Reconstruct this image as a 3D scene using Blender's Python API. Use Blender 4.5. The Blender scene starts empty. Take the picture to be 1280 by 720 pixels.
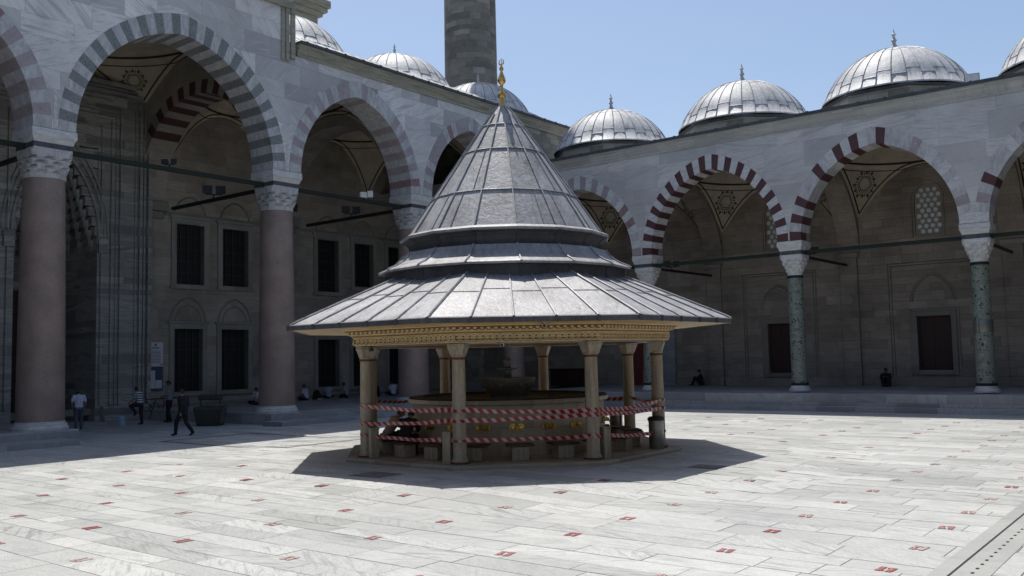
import bpy, bmesh, math, random
from mathutils import Vector, Matrix
R_ = math.radians
PI = math.pi
random.seed(7)
scene = bpy.context.scene
COL = scene.collection

# ------------------------------------------------------------------ mesh helper
class MB:
    """Collects faces; build() links them as ONE mesh object with metre-scaled UVs."""
    def __init__(self):
        self.v = []; self.f = []; self.m = []; self.uv = []; self.fa = []
    def add(self, verts, faces, mat=0, uvs=None, fa=None):
        b = len(self.v); self.v += [tuple(q) for q in verts]
        for i, f in enumerate(faces):
            self.f.append([b + k for k in f]); self.m.append(mat)
            self.uv.append(uvs[i] if uvs else None); self.fa.append(fa)
    def quad(self, a, b, c, d, mat=0, uv=None, fa=None):
        self.add([a, b, c, d], [(0, 1, 2, 3)], mat, [uv] if uv else None, fa)
    def box(self, x0, x1, y0, y1, z0, z1, mat=0):
        v = [(x0, y0, z0), (x1, y0, z0), (x1, y1, z0), (x0, y1, z0), (x0, y0, z1), (x1, y0, z1), (x1, y1, z1), (x0, y1, z1)]
        self.add(v, [(0, 3, 2, 1), (4, 5, 6, 7), (0, 1, 5, 4), (1, 2, 6, 5), (2, 3, 7, 6), (3, 0, 4, 7)], mat)
    def obox(self, c, sx, sy, sz, ang=0, mat=0, z0=None):
        """box centred at c (x, y), standing on z c[2], turned by ang"""
        ca, sa = math.cos(ang), math.sin(ang)
        v = []
        for z in (0, sz):
            for (x, y) in ((-sx / 2, -sy / 2), (sx / 2, -sy / 2), (sx / 2, sy / 2), (-sx / 2, sy / 2)):
                v.append((c[0] + x * ca - y * sa, c[1] + x * sa + y * ca, c[2] + z))
        self.add(v, [(0, 3, 2, 1), (4, 5, 6, 7), (0, 1, 5, 4), (1, 2, 6, 5), (2, 3, 7, 6), (3, 0, 4, 7)], mat)
    def loft(self, rings, mat=0, cap=True, closed=True, uvs=True):
        """rings: list of equally long point lists"""
        n = len(rings[0]); b = len(self.v)
        acc = [0.0]
        for i in range(1, len(rings)):
            acc.append(acc[-1] + (Vector(rings[i][0]) - Vector(rings[i - 1][0])).length)
        for r in rings: self.v += [tuple(q) for q in r]
        m = n if closed else n - 1
        for i in range(len(rings) - 1):
            for k in range(m):
                k2 = (k + 1) % n
                self.f.append([b + i * n + k, b + i * n + k2, b + (i + 1) * n + k2, b + (i + 1) * n + k])
                self.m.append(mat)
                L = (Vector(rings[i][k]) - Vector(rings[i][k2])).length
                self.uv.append(None); self.fa.append(None)
        if cap:
            self.f.append([b + k for k in range(n)][::-1]); self.m.append(mat); self.uv.append(None); self.fa.append(None)
            e = b + (len(rings) - 1) * n
            self.f.append([e + k for k in range(n)]); self.m.append(mat); self.uv.append(None); self.fa.append(None)
    def lathe(self, prof, n=24, c=(0, 0), rot=0.0, mat=0, cap=True, wrap=None):
        """prof: list of (r, z); cylinder-like UVs (u = angle * mean radius)"""
        rings = [[(c[0] + r * math.cos(rot + 2 * PI * k / n), c[1] + r * math.sin(rot + 2 * PI * k / n), z) for k in range(n)] for r, z in prof]
        f0 = len(self.f)
        self.loft(rings, mat, cap)
        rm = wrap if wrap else max(r for r, z in prof)
        acc = [0.0]
        for i in range(1, len(prof)):
            acc.append(acc[-1] + math.hypot(prof[i][0] - prof[i - 1][0], prof[i][1] - prof[i - 1][1]))
        i = f0
        for a in range(len(prof) - 1):
            for k in range(n):
                u0, u1 = 2 * PI * k / n * rm, 2 * PI * (k + 1) / n * rm
                self.uv[i] = [(u0, acc[a]), (u1, acc[a]), (u1, acc[a + 1]), (u0, acc[a + 1])]
                i += 1
    def tube(self, pts, r, n=6, mat=0, closed=False, cap=True):
        pts = [Vector(q) for q in pts]; rings = []
        N = len(pts); up0 = Vector((0, 0, 1))
        for i, q in enumerate(pts):
            a = pts[(i - 1) % N] if (closed or i > 0) else pts[i]
            b = pts[(i + 1) % N] if (closed or i < N - 1) else pts[i]
            t = (b - a).normalized()
            s = t.cross(up0)
            if s.length < 1e-4: s = t.cross(Vector((1, 0, 0)))
            s.normalize(); w = s.cross(t).normalized()
            rr = r[i] if isinstance(r, (list, tuple)) else r
            rings.append([q + s * (rr * math.cos(2 * PI * k / n)) + w * (rr * math.sin(2 * PI * k / n)) for k in range(n)])
        if closed: rings.append(rings[0]); cap = False
        self.loft(rings, mat, cap)
    def ball(self, c, rx, ry=None, rz=None, n=12, m=8, mat=0):
        ry = ry or rx; rz = rz or rx
        rings = []
        for i in range(m + 1):
            ph = -PI / 2 + PI * min(max(i, 0.04), m - 0.04) / m
            rings.append([(c[0] + rx * math.cos(ph) * math.cos(2 * PI * k / n), c[1] + ry * math.cos(ph) * math.sin(2 * PI * k / n), c[2] + rz * math.sin(ph)) for k in range(n)])
        self.loft(rings, mat)
    def prism(self, poly, z0, z1, mat=0):
        self.loft([[(x, y, z0) for x, y in poly], [(x, y, z1) for x, y in poly]], mat)
    def mesh(self, name, mats, smooth=None):
        me = bpy.data.meshes.new(name)
        me.from_pydata(self.v, [], self.f)
        if mats is not None:
            for m in (mats if isinstance(mats, (list, tuple)) else [mats]): me.materials.append(m)
        me.polygons.foreach_set('material_index', self.m)
        uvl = me.uv_layers.new(name='UVMap')
        co = self.v; data = [0.0] * (2 * len(me.loops)); li = 0
        for p, uv in zip(me.polygons, self.uv):
            nx, ny, nz = (abs(q) for q in p.normal)
            for j, vi in enumerate(p.vertices):
                if uv: a, b = uv[j]
                else:
                    x, y, z = co[vi]
                    if nz > 0.8: a, b = x, y
                    elif nx > ny: a, b = y, z
                    else: a, b = x, z
                data[2 * (p.loop_start + j)] = a; data[2 * (p.loop_start + j) + 1] = b
        uvl.data.foreach_set('uv', data)
        if any(q is not None for q in self.fa):
            at = me.attributes.new('sid', 'FLOAT_VECTOR', 'FACE')
            buf = []
            for q in self.fa: buf += list(q) if q else [0.5, 0.5, 0.5]
            at.data.foreach_set('vector', buf)
        if smooth is not None:
            me.polygons.foreach_set('use_smooth', [True] * len(me.polygons))
            me.update()
            me.set_sharp_from_angle(angle=R_(smooth))
        me.update()
        return me
    def build(self, name, mats, parent=None, smooth=None, bevel=0.0):
        o = bpy.data.objects.new(name, self.mesh(name, mats, smooth))
        COL.objects.link(o)
        if parent is not None: o.parent = parent
        if bevel:
            b = o.modifiers.new('edge', 'BEVEL'); b.width = bevel; b.segments = 2; b.limit_method = 'ANGLE'; b.angle_limit = R_(40)
        return o

def tag(o, label=None, cat=None, group=None, kind=None):
    if label: o['label'] = label
    if cat: o['category'] = cat
    if group: o['group'] = group
    if kind: o['kind'] = kind
    return o
def thing(name, label, cat, loc=(0, 0, 0), rz=0.0, group=None, kind=None):
    o = bpy.data.objects.new(name, None); COL.objects.link(o)
    o.empty_display_size = 0.2
    o.location = loc; o.rotation_euler = (0, 0, rz)
    return tag(o, label, cat, group, kind)
def copy_tree(o, parent=None):
    c = o.copy(); COL.objects.link(c); c.parent = parent
    for ch in list(o.children): copy_tree(ch, c)
    return c

# ------------------------------------------------------------------ material helper
class G:
    def __init__(self, name):
        self.m = bpy.data.materials.new(name); self.m.use_nodes = True
        self.t = self.m.node_tree; self.t.nodes.clear()
        self.out = self.t.nodes.new('ShaderNodeOutputMaterial')
        self.b = self.t.nodes.new('ShaderNodeBsdfPrincipled')
        self.t.links.new(self.b.outputs[0], self.out.inputs[0])
    def set(self, sock, v):
        if hasattr(v, 'is_output') or hasattr(v, 'links'): self.t.links.new(v, sock)
        elif v is not None:
            try: sock.default_value = v
            except Exception:
                sock.default_value = (v[0], v[1], v[2], 1.0)
    def n(self, typ, ins=None, **props):
        nd = self.t.nodes.new('ShaderNode' + typ)
        for k, v in props.items(): setattr(nd, k, v)
        for k, v in (ins or {}).items(): self.set(nd.inputs[k], v)
        return nd
    def math(self, op, a, b=None, c=None):
        ins = {0: a}
        if b is not None: ins[1] = b
        if c is not None: ins[2] = c
        return self.n('Math', ins, operation=op).outputs[0]
    def mix(self, f, a, b, mode='MIX'):
        nd = self.t.nodes.new('ShaderNodeMix'); nd.data_type = 'RGBA'; nd.blend_type = mode
        self.set(nd.inputs[0], f)
        for s, v in ((nd.inputs[6], a), (nd.inputs[7], b)):
            if isinstance(v, tuple): v = (v[0], v[1], v[2], 1.0)
            self.set(s, v)
        return nd.outputs[2]
    def ramp(self, f, stops, interp='LINEAR'):
        nd = self.t.nodes.new('ShaderNodeValToRGB'); cr = nd.color_ramp; cr.interpolation = interp
        self.set(nd.inputs[0], f)
        while len(cr.elements) < len(stops): cr.elements.new(0.5)
        for e, (p, c) in zip(cr.elements, stops):
            e.position = p
            c = c if isinstance(c, tuple) else (c, c, c)
            e.color = (c[0], c[1], c[2], 1)
        return nd.outputs[0]
    def noise(self, vec, scale, detail=4, rough=0.55, dist=0.0, out=0):
        return self.n('TexNoise', {'Vector': vec, 'Scale': scale, 'Detail': detail, 'Roughness': rough, 'Distortion': dist}).outputs[out]
    def uv(self): return self.n('UVMap', uv_map='UVMap').outputs[0]
    def obj(self): return self.n('TexCoord').outputs['Object']
    def combine(self, x, y, z=0.0): return self.n('CombineXYZ', {0: x, 1: y, 2: z}).outputs[0]
    def scale(self, vec, s): return self.n('VectorMath', {0: vec, 1: s}, operation='MULTIPLY').outputs[0]
    def addv(self, a, b): return self.n('VectorMath', {0: a, 1: b}, operation='ADD').outputs[0]
    def rotz(self, vec, ang): return self.n('VectorRotate', {'Vector': vec, 'Angle': ang}, rotation_type='Z_AXIS').outputs[0]
    def ashlar(self, vec, W, H, joint=0.008, warp=0.0):
        """random running blocks: returns (id value, id colour, joint mask 1 = joint)"""
        s = self.n('SeparateXYZ', {0: vec}); u, v = s.outputs[0], s.outputs[1]
        if warp:
            v = self.math('ADD', v, self.math('MULTIPLY', self.math('SINE', self.math('MULTIPLY', v, 2.9)), warp))
        vv = self.math('DIVIDE', v, H); row = self.math('FLOOR', vv); fv = self.math('FRACT', vv)
        rn = self.n('TexWhiteNoise', {'W': row}, noise_dimensions='1D').outputs[0]
        uu = self.math('ADD', self.math('DIVIDE', u, self.math('MULTIPLY', W, self.math('ADD', 0.7, self.math('MULTIPLY', rn, 0.7)))), self.math('MULTIPLY', rn, 17.3))
        cell = self.math('FLOOR', uu); fu = self.math('FRACT', uu)
        wn = self.n('TexWhiteNoise', {'Vector': self.combine(cell, row, 3.7)}, noise_dimensions='3D')
        du = self.math('MULTIPLY', self.math('MINIMUM', fu, self.math('SUBTRACT', 1.0, fu)), W)
        dv = self.math('MULTIPLY', self.math('MINIMUM', fv, self.math('SUBTRACT', 1.0, fv)), H)
        d = self.math('MINIMUM', du, dv)
        mask = self.math('SUBTRACT', 1.0, self.n('MapRange', {0: d, 1: joint * 0.3, 2: joint, 3: 0.0, 4: 1.0}).outputs[0])
        self.centre = self.combine(self.math('MULTIPLY', cell, W), self.math('MULTIPLY', row, H))
        return wn.outputs[0], wn.outputs[1], mask
    def bump(self, h, strength=0.3, dist=0.02):
        self.set(self.b.inputs['Normal'], self.n('Bump', {'Height': h, 'Strength': strength, 'Distance': dist}).outputs[0])
    def done(self, col=None, rough=0.6, metal=0.0, spec=None):
        if col is not None: self.set(self.b.inputs['Base Color'], (col[0], col[1], col[2], 1) if isinstance(col, tuple) else col)
        self.set(self.b.inputs['Roughness'], rough); self.set(self.b.inputs['Metallic'], metal)
        if spec is not None: self.set(self.b.inputs['Specular IOR Level'], spec)
        return self.m

def plain(name, col, rough=0.6, metal=0.0, var=0.25, scale=6.0, bump=0.0, spec=None):
    g = G(name); o = g.obj()
    nz = g.noise(o, scale, 5, 0.6)
    f = g.ramp(nz, [(0.3, 1 - var), (0.7, 1 + var * 0.4)])
    c = g.mix(1.0, col, f, 'MULTIPLY')
    if bump: g.bump(g.noise(o, scale * 6, 4), bump, 0.01)
    return g.done(c, rough, metal, spec)

def marble_wall(name, lo, hi, W, H, rough=0.45, vein=0.5, joint=0.008, tint=(0.36, 0.37, 0.42), swing=1.6):
    g = G(name); uv = g.uv()
    idv, idc, jm = g.ashlar(uv, W, H, joint, 0.12)
    base = g.ramp(idv, [(0.0, lo), (0.25, tuple((a * 2 + b) / 3 for a, b in zip(lo, hi))), (0.6, tuple((a + b * 2) / 3 for a, b in zip(lo, hi))), (1.0, hi)])
    sc3 = g.n('SeparateColor', {0: idc})
    ang = g.math('MULTIPLY', g.math('SUBTRACT', sc3.outputs[1], 0.5), swing * 2)
    p = g.rotz(g.addv(uv, g.scale(idc, (37.0, 21.0, 0.0))), ang)
    st = g.noise(g.scale(p, (0.42, 3.4, 1.0)), g.math('ADD', 0.8, g.math('MULTIPLY', sc3.outputs[2], 1.3)), 8, 0.64, 0.7)
    vn = g.ramp(st, [(0.30, 1.0), (0.43, 0.45), (0.50, 0.0), (0.57, 0.12), (0.66, 0.75)])
    c = g.mix(g.math('MULTIPLY', vn, g.math('MULTIPLY', vein, g.math('ADD', 0.25, g.math('MULTIPLY', sc3.outputs[0], 1.0)))), base, tint)
    lt = g.noise(g.scale(p, (0.5, 5.0, 1.0)), 1.1, 6, 0.6, 0.8)
    c = g.mix(g.ramp(lt, [(0.58, 0.0), (0.7, 0.45)]), c, tuple(min(1, x * 1.15) for x in hi))
    gr = g.noise(uv, 0.35, 5, 0.6)
    c = g.mix(1.0, c, g.ramp(gr, [(0.3, 0.78), (0.65, 1.06)]), 'MULTIPLY')
    fine = g.noise(uv, 22, 4, 0.6)
    c = g.mix(0.5, c, g.ramp(fine, [(0.3, 0.8), (0.7, 1.15)]), 'MULTIPLY')
    c = g.mix(g.math('MULTIPLY', jm, 0.55), c, (0.14, 0.14, 0.145))
    g.bump(g.math('ADD', g.math('MULTIPLY', fine, 0.2), g.math('SUBTRACT', g.math('MULTIPLY', idv, 0.35), jm)), 0.35, 0.012)
    return g.done(c, rough)

def block_stone(name, lo, hi, W, H, joint=0.01, patch=0.3, rough=0.85, patchcol=(0.40, 0.37, 0.33)):
    g = G(name); uv = g.uv()
    idv, idc, jm = g.ashlar(uv, W, H, joint, 0.06)
    mid = tuple((a + b) / 2 for a, b in zip(lo, hi))
    base = g.ramp(idv, [(0.0, lo), (0.35, mid), (0.9, hi), (0.955, hi), (0.965, patchcol)])
    pn = g.noise(g.centre, 0.33, 3, 0.5)
    base = g.mix(g.ramp(pn, [(0.63, 0.0), (0.64, patch)]), base, patchcol)
    big = g.noise(uv, 0.28, 5, 0.65)
    c = g.mix(1.0, base, g.ramp(big, [(0.28, 0.55), (0.5, 0.95), (0.72, 1.25)]), 'MULTIPLY')
    st = g.noise(g.scale(uv, (0.9, 6.0, 1)), 1.5, 6, 0.65, 0.4)
    c = g.mix(0.45, c, g.ramp(st, [(0.3, 0.66), (0.7, 1.2)]), 'MULTIPLY')
    fine = g.noise(uv, 16, 5, 0.65)
    c = g.mix(0.7, c, g.ramp(fine, [(0.3, 0.68), (0.7, 1.22)]), 'MULTIPLY')
    c = g.mix(g.math('MULTIPLY', jm, 0.3), c, tuple(x * 0.5 for x in lo))
    g.bump(g.math('ADD', g.math('MULTIPLY', fine, 0.6), g.math('SUBTRACT', g.math('MULTIPLY', idv, 0.6), jm)), 0.6, 0.02)
    return g.done(c, rough)

def speckle(name, base, dark, light, scale=26.0, rough=0.45, big=0.6):
    g = G(name); o = g.obj()
    n1 = g.noise(o, scale, 4, 0.7)
    c = g.ramp(n1, [(0.32, dark), (0.46, base), (0.6, base), (0.72, light)])
    n2 = g.noise(o, 1.1, 5, 0.6)
    c = g.mix(big, c, g.ramp(n2, [(0.3, 0.72), (0.7, 1.18)]), 'MULTIPLY')
    pits = g.noise(o, 5.0, 3, 0.5)
    c = g.mix(g.ramp(pits, [(0.71, 0.0), (0.76, 0.8)]), c, tuple(x * 0.35 for x in dark))
    g.bump(n1, 0.15, 0.01)
    return g.done(c, rough)

def breccia(name):
    g = G(name); o = g.obj()
    w = g.addv(o, g.scale(g.noise(o, 3.0, 4, 0.6, 0, 1), (0.35, 0.35, 0.35)))
    vo = g.n('TexVoronoi', {'Vector': w, 'Scale': 13.0}, feature='F1')
    idc = vo.outputs['Color']
    sep = g.n('SeparateColor', {0: idc}).outputs[0]
    c = g.ramp(sep, [(0.0, (0.02, 0.026, 0.024)), (0.08, (0.15, 0.18, 0.155)), (0.4, (0.185, 0.215, 0.187)), (0.7, (0.215, 0.24, 0.21)), (0.95, (0.28, 0.295, 0.265))], 'CONSTANT')
    ve = g.n('TexVoronoi', {'Vector': w, 'Scale': 13.0}, feature='DISTANCE_TO_EDGE').outputs[0]
    c = g.mix(g.ramp(ve, [(0.0, 0.7), (0.06, 0.0)]), c, (0.22, 0.25, 0.225))
    fine = g.noise(o, 22, 5, 0.7)
    c = g.mix(0.8, c, g.ramp(fine, [(0.3, 0.5), (0.7, 1.35)]), 'MULTIPLY')
    return g.done(c, 0.3)

def lead(name, col=(0.49, 0.498, 0.51), rough=0.56, metal=0.12):
    g = G(name); o = g.obj(); uv = g.uv()
    n1 = g.noise(o, 0.9, 6, 0.65)
    n2 = g.noise(g.scale(uv, (2.2, 0.5, 1)), 3.0, 6, 0.7, 0.4)
    n3 = g.noise(o, 24, 4, 0.6)
    c = g.mix(1.0, col, g.ramp(n1, [(0.28, 0.66), (0.55, 1.0), (0.75, 1.2)]), 'MULTIPLY')
    c = g.mix(0.95, c, g.ramp(n2, [(0.28, 0.45), (0.47, 1.0), (0.7, 1.22)]), 'MULTIPLY')
    st = g.noise(g.scale(uv, (7.0, 0.35, 1)), 1.4, 5, 0.7, 0.2)
    c = g.mix(g.ramp(st, [(0.58, 0.0), (0.72, 0.5)]), c, (0.20, 0.19, 0.185))
    sp = g.ramp(g.noise(o, 7.5, 3, 0.5), [(0.66, 0.0), (0.72, 0.35)])
    c = g.mix(sp, c, (0.15, 0.15, 0.16))
    g.bump(g.math('ADD', g.math('MULTIPLY', n3, 0.5), g.math('ADD', g.noise(o, 2.3, 4, 0.6), g.math('MULTIPLY', g.noise(o, 8.0, 4, 0.6), 0.8))), 0.5, 0.03)
    c = g.mix(0.7, c, g.ramp(g.noise(o, 11.0, 5, 0.7), [(0.3, 0.72), (0.7, 1.2)]), 'MULTIPLY')
    rr = g.n('MapRange', {0: n2, 1: 0.25, 2: 0.75, 3: rough - 0.08, 4: rough + 0.2}).outputs[0]
    return g.done(c, rr, metal)

def floor_marble(name):
    g = G(name); uv = g.uv()
    at = g.n('Attribute', attribute_name='sid', attribute_type='GEOMETRY')
    vec = at.outputs['Vector']; s = g.n('SeparateXYZ', {0: vec}); a, b, c_ = s.outputs[0], s.outputs[1], s.outputs[2]
    base = g.ramp(a, [(0.0, (0.42, 0.43, 0.41)), (0.15, (0.49, 0.50, 0.488)), (0.6, (0.555, 0.563, 0.55)), (1.0, (0.635, 0.64, 0.62))])
    p = g.rotz(g.addv(uv, g.scale(vec, (61.0, 43.0, 0.0))), g.math('MULTIPLY', g.math('SUBTRACT', b, 0.5), 1.5))
    st = g.noise(g.scale(p, (0.33, 3.4, 1.0)), 1.7, 8, 0.68, 1.6)
    vn = g.ramp(st, [(0.30, 1.0), (0.42, 0.5), (0.49, 0.0), (0.56, 0.1), (0.66, 0.7)])
    c = g.mix(g.math('MULTIPLY', vn, g.math('ADD', 0.25, g.math('MULTIPLY', c_, 0.8))), base, (0.225, 0.245, 0.24))
    hair = g.noise(g.scale(g.rotz(p, 0.5), (0.5, 5.5, 1.0)), 2.3, 8, 0.7, 2.0)
    c = g.mix(g.ramp(hair, [(0.47, 0.0), (0.495, 0.5), (0.52, 0.0)]), c, (0.22, 0.235, 0.235))
    big = g.noise(uv, 0.22, 4, 0.6)
    c = g.mix(1.0, c, g.ramp(big, [(0.3, 0.84), (0.7, 1.05)]), 'MULTIPLY')
    dirt = g.noise(uv, 1.6, 6, 0.7)
    c = g.mix(g.ramp(dirt, [(0.54, 0.0), (0.72, 0.55)]), c, (0.31, 0.315, 0.30))
    blot = g.noise(g.scale(uv, (0.7, 1.3, 1)), 0.9, 7, 0.75, 0.6)
    c = g.mix(g.ramp(blot, [(0.56, 0.0), (0.66, 0.4)]), c, (0.36, 0.37, 0.36))
    spot = g.noise(uv, 9.0, 3, 0.5)
    c = g.mix(g.ramp(spot, [(0.70, 0.0), (0.75, 0.45)]), c, (0.22, 0.21, 0.19))
    fine = g.noise(uv, 28, 4, 0.6)
    c = g.mix(0.35, c, g.ramp(fine, [(0.3, 0.85), (0.7, 1.12)]), 'MULTIPLY')
    g.bump(g.math('ADD', g.math('MULTIPLY', fine, 0.3), g.math('MULTIPLY', dirt, 0.5)), 0.12, 0.01)
    return g.done(c, g.n('MapRange', {0: dirt, 1: 0.3, 2: 0.7, 3: 0.38, 4: 0.62}).outputs[0])

def streaked(name, lo, hi, sc=(6.0, 6.0, 0.7), rough=0.6, scale=1.5):
    g = G(name); o = g.obj()
    st = g.noise(g.scale(o, sc), scale, 6, 0.65, 0.5)
    c = g.ramp(st, [(0.3, lo), (0.7, hi)])
    c = g.mix(0.6, c, g.ramp(g.noise(o, 14, 5, 0.65), [(0.3, 0.75), (0.7, 1.2)]), 'MULTIPLY')
    return g.done(c, rough)

def tape_mat(name):
    g = G(name); s = g.n('SeparateXYZ', {0: g.uv()}); u, v = s.outputs[0], s.outputs[1]
    k = g.math('FRACT', g.math('ADD', g.math('MULTIPLY', u, 4.6), g.math('MULTIPLY', v, 3.2)))
    f = g.ramp(k, [(0.0, 0.0), (0.54, 0.0), (0.56, 1.0), (0.98, 1.0)])
    nz = g.noise(g.uv(), 3.0, 4, 0.6)
    c = g.mix(f, (0.30, 0.010, 0.022), (0.50, 0.37, 0.36))
    c = g.mix(0.5, c, g.ramp(nz, [(0.3, 0.75), (0.7, 1.1)]), 'MULTIPLY')
    return g.done(c, 0.4)

M = {}
M['marble_L'] = marble_wall('veined_marble_facing', (0.36, 0.345, 0.355), (0.80, 0.775, 0.76), 1.9, 0.9, vein=0.68, tint=(0.30, 0.295, 0.33), swing=0.95)
M['marble_R'] = marble_wall('pale_marble_facing', (0.46, 0.452, 0.447), (0.63, 0.618, 0.605), 2.5, 0.95, vein=0.62, tint=(0.29, 0.285, 0.305), swing=0.28)
M['portal'] = marble_wall('portal_marble', (0.20, 0.20, 0.195), (0.46, 0.45, 0.42), 2.6, 0.36, vein=0.9, tint=(0.13, 0.13, 0.135), swing=0.12)
M['cornice'] = streaked('weathered_limestone', (0.20, 0.19, 0.15), (0.40, 0.385, 0.32), (0.6, 0.6, 5.0), 0.8)
M['stone_L'] = block_stone('hall_wall_stone', (0.315, 0.275, 0.232), (0.395, 0.35, 0.30), 1.2, 0.46, patch=0.3, patchcol=(0.33, 0.295, 0.25))
M['stone_R'] = block_stone('gallery_wall_stone', (0.27, 0.23, 0.192), (0.36, 0.31, 0.262), 1.2, 0.40, patch=0.6, patchcol=(0.40, 0.35, 0.30))
M['rough'] = block_stone('rough_limestone', (0.20, 0.19, 0.16), (0.36, 0.345, 0.29), 0.7, 0.32, 0.02, patchcol=(0.4, 0.38, 0.33))
M['minaret'] = block_stone('minaret_stone', (0.15, 0.145, 0.13), (0.245, 0.235, 0.21), 1.1, 0.42, 0.012, patchcol=(0.33, 0.32, 0.29))
M['pink'] = speckle('pink_granite', (0.262, 0.20, 0.175), (0.155, 0.115, 0.10), (0.38, 0.30, 0.265), 30.0, 0.5, 0.9)
M['green'] = breccia('green_breccia')
M['granite'] = speckle('grey_granite', (0.20, 0.21, 0.21), (0.05, 0.055, 0.06), (0.42, 0.43, 0.42), 16.0, 0.55)
M['white'] = streaked('white_marble', (0.42, 0.42, 0.43), (0.66, 0.66, 0.65), (1.2, 1.2, 4.5), 0.5)
M['whiteB'] = streaked('grey_white_marble', (0.30, 0.30, 0.315), (0.58, 0.57, 0.57), (3.0, 3.0, 1.2), 0.5)
M['red'] = speckle('dark_red_stone', (0.085, 0.032, 0.035), (0.05, 0.02, 0.022), (0.125, 0.055, 0.056), 12.0, 0.6)
M['rose'] = speckle('rose_marble', (0.34, 0.295, 0.305), (0.24, 0.20, 0.21), (0.46, 0.43, 0.44), 5.0, 0.55)
M['redworn'] = speckle('worn_rose_stone', (0.27, 0.175, 0.18), (0.19, 0.115, 0.12), (0.38, 0.30, 0.30), 5.0, 0.6)
M['lead'] = lead('lead_sheet')
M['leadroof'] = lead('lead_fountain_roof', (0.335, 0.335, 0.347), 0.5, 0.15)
M['leadshade'] = lead('shaded_lead_wall', (0.085, 0.087, 0.10), 0.6, 0.15)  # same lead as the roof, darkened as shade beneath the tier lips
M['leaddark'] = lead('dark_lead_flashing', (0.085, 0.088, 0.10), 0.55, 0.3)
M['seam'] = lead('lead_seam', (0.26, 0.27, 0.285), 0.5, 0.3)
M['plaster'] = plain('cream_plaster', (0.52, 0.455, 0.345), 0.9, 0, 0.25, 1.4)
M['line'] = plain('painted_brown_line', (0.06, 0.032, 0.02), 0.9)
M['medal'] = plain('painted_ornament', (0.085, 0.075, 0.055), 0.9)
M['iron'] = plain('dark_iron', (0.011, 0.019, 0.013), 0.75, 0.1)
M['black'] = plain('black_metal', (0.012, 0.012, 0.013), 0.5, 0.1)
M['void'] = plain('near_black', (0.009, 0.009, 0.009), 0.6)  # near-black painted for unlit depth in windows and drain; rim, rack share it
M['bars'] = plain('iron_grille', (0.032, 0.030, 0.028), 0.6)
M['redwood'] = streaked('dark_red_wood', (0.030, 0.011, 0.010), (0.055, 0.021, 0.017), (8, 8, 0.8), 0.6)
M['door'] = streaked('red_painted_wood', (0.15, 0.028, 0.026), (0.22, 0.045, 0.038), (6, 6, 0.8), 0.5)
M['floor'] = floor_marble('courtyard_marble')
M['grout'] = plain('grey_joint', (0.25, 0.245, 0.23), 0.9)
M['ped'] = marble_wall('pedestal_marble', (0.26, 0.265, 0.28), (0.46, 0.46, 0.46), 1.5, 0.5, vein=0.6, tint=(0.17, 0.18, 0.2))
M['inlay'] = plain('dark_inlaid_marble', (0.15, 0.155, 0.16), 0.5)
M['ochre'] = streaked('ochre_painted_wood', (0.38, 0.225, 0.075), (0.54, 0.335, 0.12), (1.2, 1.2, 6), 0.6)
M['ochre2'] = plain('carved_pale_ornament', (0.60, 0.47, 0.27), 0.6, 0, 0.2)
M['ochre3'] = plain('brown_carved_ground', (0.17, 0.095, 0.035), 0.7, 0, 0.2)
M['soffit'] = streaked('painted_soffit_boards', (0.30, 0.21, 0.10), (0.46, 0.33, 0.16), (4, 4, 1), 0.6)
M['col'] = streaked('weathered_cream_marble', (0.22, 0.185, 0.14), (0.42, 0.365, 0.285), (7, 7, 0.6), 0.55)
M['basin'] = marble_wall('basin_marble', (0.28, 0.235, 0.185), (0.43, 0.375, 0.30), 1.1, 0.85, vein=0.3, tint=(0.2, 0.165, 0.12))
M['rust'] = plain('rusty_iron_band', (0.16, 0.05, 0.025), 0.7, 0.2)
M['brass'] = plain('polished_brass', (0.62, 0.40, 0.10), 0.3, 0.9, 0.2)
M['gold'] = plain('gilded_copper', (0.70, 0.45, 0.15), 0.32, 0.85, 0.3, 3.0)
M['tape'] = tape_mat('striped_barrier_tape')
def vinyl():
    g = G('red_vinyl'); o = g.obj()
    rn = g.n('ObjectInfo').outputs['Random']
    wear = g.math('MULTIPLY', g.math('GREATER_THAN', g.noise(g.addv(o, g.combine(rn, rn)), 16, 4, 0.7), g.math('SUBTRACT', 0.66, g.math('MULTIPLY', rn, 0.2))), 0.7)
    c = g.mix(g.math('MULTIPLY', rn, 0.45), (0.27, 0.045, 0.048), (0.40, 0.27, 0.25))
    return g.done(g.mix(wear, c, (0.47, 0.45, 0.42)), 0.6)
M['stick'] = vinyl()
M['glass'] = plain('backlit_tone_glass', (0.78, 0.78, 0.74), 0.25, 0.0, 0.2)  # pale tone paints in daylight behind the roundels; floodlight lens shares it
M['lit'] = plain('sun_toned_plaster', (0.5, 0.46, 0.42), 0.9)  # pale tone stands in for sunshine on the wall beyond the gate
M['paper'] = plain('white_paper', (0.62, 0.62, 0.64), 0.7, 0, 0.1)
M['blueboard'] = plain('blue_board', (0.06, 0.07, 0.13), 0.6)
M['ink'] = plain('printed_grey_ink', (0.16, 0.15, 0.2), 0.7)
M['bin'] = plain('dull_green_metal', (0.055, 0.06, 0.05), 0.5, 0.3)
M['binlight'] = plain('scuffed_steel', (0.20, 0.21, 0.185), 0.4, 0.6)
M['steel'] = plain('brushed_steel', (0.30, 0.30, 0.29), 0.35, 0.8)
M['white_plastic'] = plain('white_plastic', (0.6, 0.6, 0.58), 0.4, 0, 0.1)
M['skin'] = plain('skin', (0.36, 0.20, 0.135), 0.55, 0, 0.12, 12)
M['hair'] = plain('dark_hair', (0.012, 0.010, 0.009), 0.6)
def cloth(name, col): return plain(name, col, 0.9, 0, 0.3, 9.0, 0.3)
M['c_white'] = cloth('white_cotton', (0.56, 0.60, 0.72))
M['c_grey'] = cloth('grey_cotton', (0.22, 0.235, 0.25))
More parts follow.
